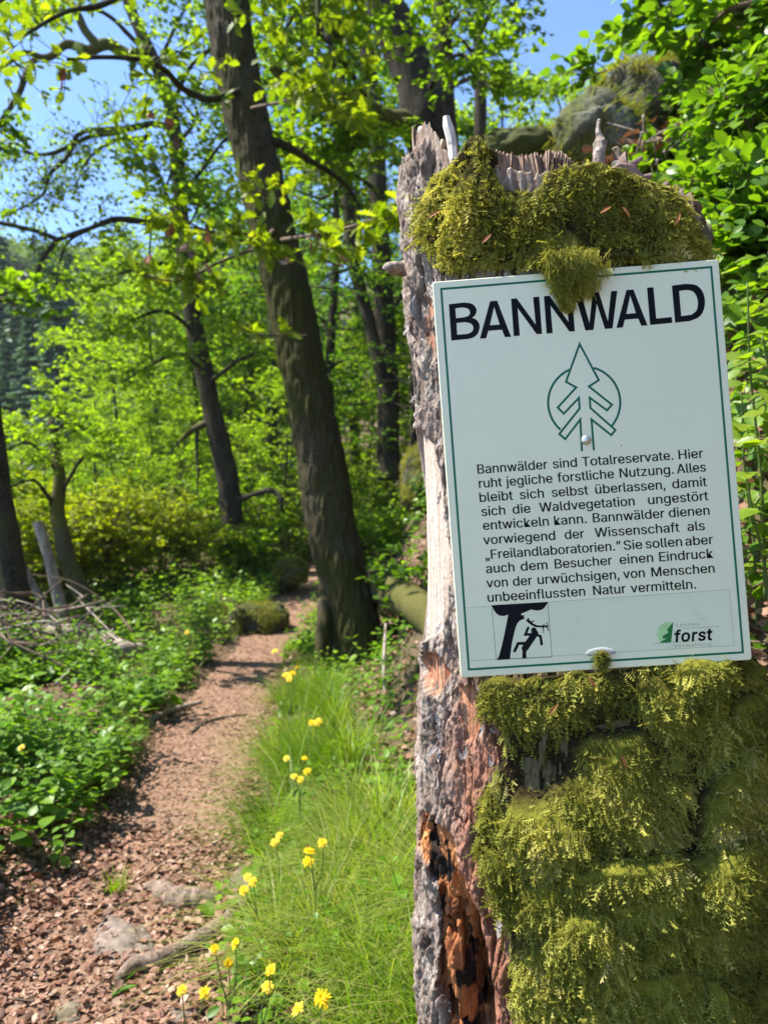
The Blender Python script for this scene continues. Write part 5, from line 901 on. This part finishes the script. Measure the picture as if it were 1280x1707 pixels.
# ------------------------------------------------------------------ herbs, grass
def herbs(mb, ms, P, hgt, leaf, levels, tpl, vmean=.5, lean=.25, spread=.8, per=2, droop=-.15):
    n = len(P); hgt = hgt * np.clip(.85 + 1.1 * fbm(P * (2.2, 2.2, 0), 207, 3), .35, 1.7); leaf = leaf * np.clip(.95 + .6 * fbm(P * (3.1, 3.1, 0), 208, 2), .6, 1.35); tip = P + np.stack([rng.normal(0, lean, n) * hgt, rng.normal(0, lean, n) * hgt, hgt], -1); mid_ = (P + tip) / 2 + rng.normal(0, .04, (n, 3)) * hgt[:, None]
    a0 = rng.uniform(0, 6.28, n); tone = rng.normal(vmean, .16, n)
    for L in range(levels):
        t = (L + 1) / levels * .75 + .25 if levels > 1 else 1.0; t = np.clip(t + rng.normal(0, .03, n), .1, 1)[:, None]; c = P * (1 - t) ** 2 + 2 * mid_ * t * (1 - t) + tip * t * t
        for s_ in range(per):
            a = a0 + L * 1.57 + s_ * 6.283 / per + rng.normal(0, .25, n); X = np.stack([np.cos(a) * spread, np.sin(a) * spread, droop + .55 * t[:, 0] ** 3 + rng.normal(0, .2, n)], -1)
            sz = leaf * rng.uniform(.65, 1.2, n) * (1.1 - .5 * t[:, 0] ** 2); k = rng.random(n) < .93
            scatter(mb, tpl, (c + unit(X) * .008)[k], X[k], (np.array((0, 0, 1.)) + rng.normal(0, .25, (n, 3)))[k], sz[k], np.clip(tone + rng.normal(0, .1, n) + .15 * (t[:, 0] - .6), 0, 1)[k])
    if ms is not None:
        w_ = .0018; d = np.stack([np.cos(a0), np.sin(a0), 0 * a0], -1) * w_; V = np.stack([P - d, P + d, mid_ + d, mid_ - d, tip + d * .6, tip - d * .6], 1).reshape(-1, 3); o = np.arange(n)[:, None] * 6
        ms.add(V, np.vstack([o + np.array([[0, 1, 2, 3]]), o + np.array([[3, 2, 4, 5]])]), .4)
def tuft_field(mb, C, nb, h, rad, wd, vmean, curl=.9, bias=(0, 0, 0)):
    for c in C:
        n = int(nb * rng.uniform(.6, 1.3)); a = rng.uniform(0, 6.28, n); r = rad * rng.random(n) ** .7; P = np.stack([c[0] + r * np.cos(a), c[1] + r * np.sin(a), np.zeros(n)], -1); P[:, 2] = ground_z(P[:, 0], P[:, 1]) - .01
        D = np.stack([np.cos(a), np.sin(a), 0 * a], -1) + rng.normal(0, .45, (n, 3)) + np.array(bias); hh = h * rng.uniform(.45, 1.15, n)
        blades(mb, P, hh, D, np.full(n, wd) * rng.uniform(.6, 1.2, n), np.clip(rng.normal(vmean + rng.normal(0, .14), .25, n) + .4 * (rng.random(n) < .09), 0, 1), curl=curl)
def gcl(n, x0, x1, y0, y1, cond=None):
    out = []
    while len(out) < n:
        y = rng.uniform(y0, y1); x = pathx(y) + rng.uniform(x0, x1)
        if cond is None or cond(x, y): out.append((x, y))
    return out
mb = MB()
tuft_field(mb, gcl(20, .40, .85, 3.2, 5.9), 240, .46, .06, .0046, .40, 1.45, (-.6, -.3, 0))
tuft_field(mb, gcl(12, .50, 1.0, 2.0, 3.6), 230, .46, .045, .0048, .70, 1.5, (-.4, -.3, 0))
tuft_field(mb, gcl(13, .75, 1.2, 1.65, 2.6), 220, .44, .045, .0042, .80, 1.45, (-.4, -.4, 0))
tuft_field(mb, gcl(60, .34, .75, 5.5, 13), 60, .25, .12, .004, .5, .9)
tuft_field(mb, gcl(46, -1.2, -.42, 6.0, 13), 60, .25, .12, .004, .5, .9)
tuft_field(mb, gcl(10, -.75, -.42, 4.4, 6.2), 90, .22, .08, .003, .45, .9)
tuft_field(mb, gcl(16, .44, 1.05, 1.9, 4.8), 38, .5, .03, .0085, .62, 1.5, (-.3, -.3, 0))
kind(mb.build('grass', M['grass']), 'stuff')
mb = MB(); c = onground(192, 1490); tuft_field(mb, [c[:2]], 70, .13, .04, .0055, .45, .7); tag(mb.build('grass_tuft', M['grass']), 'small tuft of broad bladed grass growing alone on the litter left of the path', 'grass tuft')
# leafy ground cover of the left bank and the rest
mb = MB(); ms = MB()
def spots(n, d0, d1, y0, y1, pw=1.4, cond=None):
    y = y0 + (y1 - y0) * rng.random(n) ** pw; x = pathx(y) + rng.uniform(d0, d1, n)
    k = fbm(np.stack([x * 1.6, y * 1.6, x * 0], -1), 201, 3) + rng.normal(0, .12, n) > -.14
    if cond is not None: k &= cond(x, y)
    x, y = x[k], y[k]; return np.stack([x, y, ground_z(x, y)], -1)
def off_trail(x, y): return (pathx(y) - x) > np.interp(y, [2.4, 2.7, 3.1, 3.6, 4.4, 7, 9], [.7, .45, .38, .38, .38, .38, .38]) + .08 * noise(np.stack([x * 5, y * 5, x * 0], -1), 77)
P = spots(3600, -3.4, -.38, 2.5, 7.6, 1.25, off_trail); herbs(mb, ms, P, rng.uniform(.14, .42, len(P)), .082, 4, OVATE, .58)
P = spots(950, -1.6, -.40, 2.5, 4.0, 1.0, off_trail); herbs(mb, ms, P, rng.uniform(.14, .36, len(P)), .075, 4, OVATE, .5)
P = spots(900, -3.0, -.40, 2.6, 6.5, 1.2, off_trail); herbs(mb, ms, P, rng.uniform(.10, .26, len(P)), .085, 2, HEART, .45, per=3)
P = spots(2600, -5.5, -.36, 6.5, 15, 1.0); herbs(mb, ms, P, rng.uniform(.15, .5, len(P)), .085, 4, OVATE, .78)
P = spots(260, .32, .75, 7, 14, 1.0); herbs(mb, ms, P, rng.uniform(.15, .4, len(P)), .075, 4, OVATE, .62)
kind(mb.build('bank_herbs', M['herb_leaf']), 'stuff'); kind(ms.build('herb_stems', M['stem']), 'stuff')
mb = MB(); ms = MB()
P = spots(260, .7, 1.5, 4.2, 8.5, 1.0, lambda x, y: ~((abs(x + .19) < .35) & (abs(y - 6.6) < .4))); herbs(mb, ms, P, rng.uniform(.10, .32, len(P)), .075, 3, OVATE, .58)
P = spots(330, .36, 1.05, 1.8, 3.8, 1.0); herbs(mb, ms, P, rng.uniform(.06, .24, len(P)), .06, 3, OVATE, .55)
P = spots(150, .45, 1.25, 4, 6.2, 1.0); herbs(mb, ms, P, rng.uniform(.08, .2, len(P)), .06, 3, OVATE, .5)
P = spots(1500, .9, 4.5, 8.5, 24, 1.0); herbs(mb, ms, P, rng.uniform(.2, .6, len(P)), .11, 3, OVATE, .5)
kind(mb.build('slope_herbs', M['herb_leaf']), 'stuff'); kind(ms.build('slope_herb_stems', M['stem']), 'stuff')
# single plants one can point at
def rosette(label, px, py, n, L, wd, tone, lift=.0):
    c = onground(px, py, lift); mb = MB(); a = rng.uniform(0, 6.28, n); scatter(mb, LANCE if wd < .6 else ROUNDL, np.repeat(c[None], n, 0) + rng.normal(0, .008, (n, 3)), np.stack([np.cos(a), np.sin(a), rng.uniform(.1, .9, n)], -1), (0, 0, 1), L * rng.uniform(.6, 1.15, n), np.clip(rng.normal(tone, .12, n), 0, 1), .9)
    return tag(mb.build('broadleaf_plant', M['herb_leaf']), label, 'plant')
rosette('low broad leaved plant between the two bare roots and the grass', 445, 1520, 10, .11, 1, .3)
rosette('broad leaved rosette in the grass beside the upper yellow flowers', 530, 1500, 9, .10, 1, .35)
rosette('long leaved rosette at the lower left end of the curved root', 180, 1668, 8, .10, .4, .45)
rosette('small leaf rosette against the knobbly root', 348, 1530, 8, .06, 1, .4)
rosette('grey green leafed plant low in the grass near the stump foot', 560, 1590, 9, .10, 1, .3)

# ------------------------------------------------------------------ yellow hawkweed
def head_mesh(mb, c, up, s):
    up = unit(np.array(up, float)); X0 = unit(np.cross(up, (.3, .9, .1))); Y0 = np.cross(up, X0)
    for ring, (n, L, tl) in enumerate(((19, 1.0, .04), (15, .72, .28), (9, .42, .8))):
        a = rng.uniform(0, .3) + np.arange(n) * 2 * np.pi / n + rng.normal(0, .06, n); d = np.cos(a)[:, None] * X0 + np.sin(a)[:, None] * Y0
        scatter(mb, leaf_tpl((.04, .085, .10, .095, .06), .1, .10), np.repeat(c[None], n, 0) + up * .0015 * ring, d + up * tl, up + 0 * d, s * .55 * L * rng.uniform(.75, 1.15, n), np.clip(rng.normal(.6 - .2 * ring, .15, n), 0, 1))
def hawkweed(label, heads, Yd, s=.027):
    base = onground(heads[0][0] + rng.uniform(-6, 10), min(1700, heads[0][1] + 10)); tops = [at(px, py, Yd + rng.uniform(-.03, .03)) for px, py in heads]
    bx, by = np.mean([t[0] for t in tops]) + rng.normal(0, .04), Yd + rng.uniform(0, .12); base = np.array((bx, by, gz(bx, by)))
    t = thing('hawkweed', label, 'flower', 'yellow hawkweed flowers along the path', tuple(base)); fork = base * .35 + np.mean(tops, 0) * .65 + rng.normal(0, .012, 3)
    mb = MB(); tube(mb, spline([base, (base + fork) / 2 + rng.normal(0, .01, 3), fork], 8), np.linspace(.0024, .0018, 8), 5)
    for q in tops: tube(mb, spline([fork, (fork + q) / 2 + (rng.normal(0, .008), 0, -.006), q], 8), np.linspace(.0017, .0014, 8), 5)
    mb.build('stem', M['stem'], t)
    for q in tops:
        hb = MB(); u_ = np.array((rng.normal(-.1, .3), -.55 + rng.normal(0, .3), .8)); head_mesh(hb, q, u_, s * rng.uniform(.85, 1.1)); h_ = hb.build('flower_head', M['petal'], t)
        kb = MB(); uu_ = unit(u_); tube(kb, np.array([q - uu_ * .011, q - uu_ * .006, q - uu_ * .0005]), [.0022, .0046, .0056], 9); kb.build('calyx', M['stem'], h_)
    kb = MB(); a = rng.uniform(0, 6.28, 7); scatter(kb, LANCE, np.repeat(base[None], 7, 0), np.stack([np.cos(a), np.sin(a), rng.uniform(.2, .8, 7)], -1), (0, 0, 1), rng.uniform(.06, .11, 7), .45); kb.build('leaf_rosette', M['herb_leaf'], t)
hawkweed('two yellow hawkweed heads at the bottom edge, the lowest pair over the path', [(304, 1650), (341, 1655)], 1.75)
hawkweed('three yellow hawkweed heads right above the lowest pair, beside the curved root', [(358, 1582), (381, 1606), (392, 1572)], 1.85)
hawkweed('yellow hawkweed pair against the path edge right of the curved root', [(451, 1616), (446, 1644)], 1.8)
hawkweed('big single yellow hawkweed head in the grass near the stump foot', [(536, 1664)], 1.7, .036)
hawkweed('small yellow hawkweed head low in the grass left of the big single one', [(496, 1681)], 1.75, .03)
hawkweed('bright yellow hawkweed cluster over the stone where path and grass meet', [(412, 1462), (421, 1470), (406, 1484)], 2.3)
hawkweed('tall yellow hawkweed with three heads in the middle of the grass', [(516, 1418), (514, 1436), (538, 1405)], 2.25, .032)
hawkweed('yellow hawkweed with two small heads leaning over the path edge', [(466, 1392), (458, 1404)], 2.6, .028)
hawkweed('three yellow hawkweed heads in a row over the shaded grass tuft', [(490, 1294), (500, 1299), (512, 1286)], 3.0, .032)
hawkweed('yellow hawkweed pair above the row of three', [(508, 1264), (478, 1264)], 3.1, .03)
hawkweed('yellow hawkweed with two touching heads at mid height of the grass', [(520, 1205), (530, 1203)], 3.4, .034)
hawkweed('topmost yellow hawkweed cluster of the grass verge, in front of the oak foot', [(476, 1125), (488, 1122), (495, 1113), (482, 1131)], 4.0, .038)
hawkweed('lone yellow hawkweed head at the far path edge below the oak', [(458, 1085)], 5.0, .04)
hawkweed('lone yellow hawkweed among the herbs left of the path', [(36, 1246)], 3.6, .034)
hawkweed('yellow hawkweed half hidden in the herb bank, above the lone one', [(106, 1203)], 4.4, .034)
hawkweed('distant yellow hawkweed left of the path below the mossy stone', [(312, 1054)], 6.4, .04)

# ------------------------------------------------------------------ shrubs
def bush(name, label, base, H, stems, leaf, tpl, mat, vm, spread=.5, group=None, kids=6, twig=.25, k=8, lvl=2, dirv=(0, 0, 1), up=.7):
    t = thing(name, label, 'bush', group, tuple(base)); T = Tree(tpl, leaf, up, k)
    for i in range(stems):
        d = np.array(dirv) + rng.normal(0, spread, 3) * (1, 1, .25); T.branch(np.array(base) + rng.normal(0, .06, 3) * (1, 1, 0), d, H * rng.uniform(.7, 1.1), .010 + .004 * H, lvl, droop=.25, kids=kids, twig=twig)
    T.wood.build('stems', M['twig'], t); T.leaves(k, False, vm, .2).build('foliage', M[mat], t); return t
def gp(px, Y_): x = (px - CX) / F * Y_; return np.array((x, Y_, gz(x, Y_)))
for k, (px, Y_, H, lab) in enumerate(((20, 9.5, 1.5, 'sunny yellow green bush above the branch pile at the left edge'), (75, 10.2, 1.7, 'sunny yellow green bush behind the curved mossy trunk'), (140, 10.5, 1.6, 'sunny yellow green bush right of the curved mossy trunk'), (-40, 10, 1.9, 'tall sunny bush behind the old trunk at the left edge'), (215, 11.5, 1.4, 'light green bush between sapling and crooked tree'), (265, 12, 1.3, 'light green bush in front of the crooked tree on its left'))):
    bush('sunny_bush', lab, gp(px, Y_), H, 12, .07, OVATE, 'shrub_leaf', .72, .45, 'sunny bushes left of the path', 7, .28, 9)
for px, Y_, H, lab in ((440, 14, 1.5, 'fresh green bush beyond the path bend left of the oak'), (475, 15.5, 2.0, 'taller fresh green bush behind the oak trunk on its left'), (590, 15, 1.4, 'bright green bush just right of the oak where the path vanishes'), (620, 13, .9, 'low bright green bush at the foot of the dark slender tree'), (350, 15, 1.2, 'low green bush left behind the crooked tree'), (410, 12.5, .7, 'low leafy bush right at the foot of the crooked tree')):
    bush('green_bush', lab, gp(px, Y_), H, 11, .075, OVATE, 'beech_leaf', .62, .45, 'green bushes beyond the path bend', 6, .3, 9)
for px, Y_, H, lab in ((655, 7.4, .55, 'low leafy bush on the slope above the fallen log'), (690, 6.2, .5, 'leafy bush at the stump edge above the fallen log'), (640, 8.6, .5, 'leafy bush beside the pale mossy rock')):
    bush('green_bush', lab, gp(px, Y_), H, 12, .075, OVATE, 'bank_leaf', .55, .6, 'leafy bushes on the slope left of the stump', 4, .18, 8, 1)

# ------------------------------------------------------------------ the steep bank right of the stump
mb = MB(); ms = MB(); n = 9000
y = 1.9 + 7 * rng.random(n) ** 1.5; x = rng.uniform(.55, 5.0, n); z = ground_z(x, y); k = (x - pathx(y) > 1.75) & (fbm(np.stack([x * 1.1, y * 1.1, x * 0], -1), 301, 3) > -.30); P = np.stack([x, y, z], -1)[k]
nn = len(P); q = P + np.stack([rng.normal(-.10, .10, nn), rng.normal(-.03, .1, nn), rng.uniform(.02, .22, nn)], -1)
for r_ in range(4): scatter(mb, OVATE, q + rng.normal(0, .045, (nn, 3)), np.stack([rng.normal(-.5, .7, nn), rng.normal(-.5, .7, nn), rng.normal(-.35, .35, nn)], -1), np.array((-.55, -.45, .75)) + rng.normal(0, .4, (nn, 3)), rng.uniform(.035, .075, nn), np.clip(rng.normal(.58, .24, nn), 0, 1))
kind(mb.build('bank_creeper', M['bank_leaf']), 'stuff')
for px, py, H, lab in ((1268, 395, .34, 'leafy bramble at the right edge level with the top corner of the sign'), (1215, 420, .26, 'small bramble spray just right of the stump top, low on the bank'), (1285, 300, .42, 'leafy bramble at the right edge a little above the stump top'), (1190, 330, .28, 'sparse bramble beside the brown litter of the bank'), (1135, 265, .24, 'small bramble at the foot of the big mossy boulder'), (1230, 250, .36, 'dense bramble in the middle of the right bank'), (1180, 190, .34, 'bramble right of the big mossy boulder'), (1265, 170, .45, 'tall bramble high on the right edge of the bank'), (1110, 330, .2, 'little bramble right behind the moss of the stump top'), (1290, 480, .3, 'bramble behind the bright canes at the right edge'), (1150, 110, .4, 'bramble above and right of the boulder, under the hazel'), (1240, 90, .45, 'highest bramble under the overhanging hazel'), (1010, 262, .2, 'small bramble hanging over the pale rock face of the outcrop'), (1070, 235, .24, 'bramble sprouting before the big mossy boulder'), (930, 275, .18, 'tiny bramble on the dark moss covered ledge')):
    bush('bramble', lab, onground(px, py), H, 9, .062, OVATE, 'bank_leaf', .62, .5, 'brambles on the steep bank', 5, .14, 7, 2, (-.45, -.25, .8), .5)
hz = thing('hazel_bush', 'overhanging hazel with large fresh leaves at the top right corner', 'bush', loc=tuple(at(1420, 150, 3.6))); T = Tree(OVATE, .085, .8, 8)
for L_ in ([(1420, 150, 3.6), (1330, 20, 3.6), (1230, 10, 3.6), (1170, 50, 3.9), (1080, 80, 4.1)], [(1420, 150, 3.6), (1350, -60, 3.7), (1250, -80, 3.8), (1150, -30, 3.9), (1120, 10, 4.2), (1040, 70, 4.4)], [(1400, 0, 3.8), (1300, -150, 4), (1200, -140, 4.3), (1130, -60, 4.6)], [(1420, 150, 3.6), (1300, 60, 4.4), (1180, 70, 5.0), (1090, 100, 5.1), (1010, 118, 5.1), (960, 140, 5.1)]):
    limb(hz, T, L_, .018, .005, 2, M['twig'], kids=7, Ls=.5, twig=.2)
T.leaves(7, False, .6, .22).build('foliage', M['bank_leaf'], hz)
# bright canes right beside the sign
def cane(label, line, n_leaf, leaf, tone):
    t = thing('raspberry_cane', label, 'plant', 'bright raspberry canes right of the sign', tuple(at(*line[0]))); sp = spline(pxline(line), 40); mb = MB(); tube(mb, sp, np.linspace(.004, .0018, 40), 6); mb.build('stem', M['stem'], t); lb = MB()
    for k in range(n_leaf):
        i = int(10 + 29 * k / max(1, n_leaf - 1)); a = k * 2.4; d = np.array((math.cos(a), math.sin(a) * .8 - .2, rng.uniform(.05, .5))); pt = sp[i] + d * leaf * .5; tube(mb, np.array([sp[i], pt]), .0012, 3) if False else None
        s_ = leaf * rng.uniform(.7, 1.15) * (1.1 - .45 * i / 40); X3 = np.array([d, d + np.cross(d, (0, 0, 1.)) * 1.3, d - np.cross(d, (0, 0, 1.)) * 1.3]) + rng.normal(0, .12, (3, 3)) - (0, 0, .3)
        scatter(lb, SERR, np.repeat(pt[None], 3, 0), X3, np.array((-.25, -.35, .9)) + rng.normal(0, .25, (3, 3)), s_ * np.array((1, .75, .75)), np.clip(rng.normal(tone, .12, 3), 0, 1))
        tube(lb, np.array([sp[i], pt]), .0012, 3, v=.5, cap=False)
    lb.build('leaf_sprays', M['cane_leaf'], t)
SERR = leaf_tpl((.05, .24, .22, .36, .32, .36, .27, .27, .16, .12, .0), .16, .18, .006)
M['cane_leaf'] = leafmat('cane_leaf', [(0, (.07, .15, .012)), (.5, (.17, .27, .02)), (1, (.30, .36, .035))], .5, rough=.42, spec=.4)
cane('tallest bright cane, its top leaves just right of the sign corner', [(1275, 1000, 1.75), (1268, 800, 1.72), (1250, 620, 1.68), (1245, 470, 1.65)], 13, .085, .6)
cane('bright cane with large leaves at the right picture edge below the tallest tip', [(1300, 1050, 1.6), (1295, 850, 1.58), (1290, 680, 1.55), (1270, 560, 1.52)], 12, .085, .7)
cane('lower bright cane close to the right side of the sign', [(1262, 1050, 1.9), (1255, 900, 1.88), (1240, 780, 1.85), (1235, 640, 1.82)], 11, .08, .6)
cane('slanting cane with yellowish leaves beside the lower sign half', [(1290, 1100, 1.7), (1275, 950, 1.7), (1255, 860, 1.68), (1238, 760, 1.66)], 9, .075, .75)
cane('cane leaning outwards at the right edge at heading height', [(1330, 800, 1.9), (1310, 600, 1.9), (1290, 480, 1.9), (1280, 420, 1.9)], 11, .08, .6)
cane('cane behind the tallest one, nearer the bank', [(1290, 900, 2.1), (1280, 700, 2.1), (1262, 560, 2.1), (1225, 480, 2.1)], 12, .08, .5)
mb = MB()
for k in range(40):
    c = at(rng.uniform(1225, 1330), rng.uniform(850, 1130), rng.uniform(1.75, 2.3)); d = rdir(1, -.6, .4)[0] * rng.uniform(.04, .14); tube(mb, spline([c - d, c + rng.normal(0, .015, 3), c + d], 8), np.linspace(.0035, .0012, 8), 4)
tag(mb.build('dead_bramble', M['twig']), 'tangle of dead brown bramble stems behind the lower right edge of the sign', 'dead twigs')

# ------------------------------------------------------------------ air
av = MB(); av.add(np.array([(x, y, z) for x in (-240, 240) for y in (-16, 250) for z in (-34, 85)], float), np.array([(0, 1, 3, 2), (4, 6, 7, 5), (0, 4, 5, 1), (2, 3, 7, 6), (0, 2, 6, 4), (1, 5, 7, 3)]))
t = NT('haze'); pv = t.N('ShaderNodeVolumePrincipled'); pv.inputs['Color'].default_value = (.86, .93, 1, 1); pv.inputs['Density'].default_value = .00035; pv.inputs['Anisotropy'].default_value = .3; t.L(pv.outputs[0], t.out.inputs['Volume'])
kind(av.build('haze', t.m, None, False), 'stuff')
S.cycles.volume_bounces = 0; S.cycles.volume_max_steps = 64
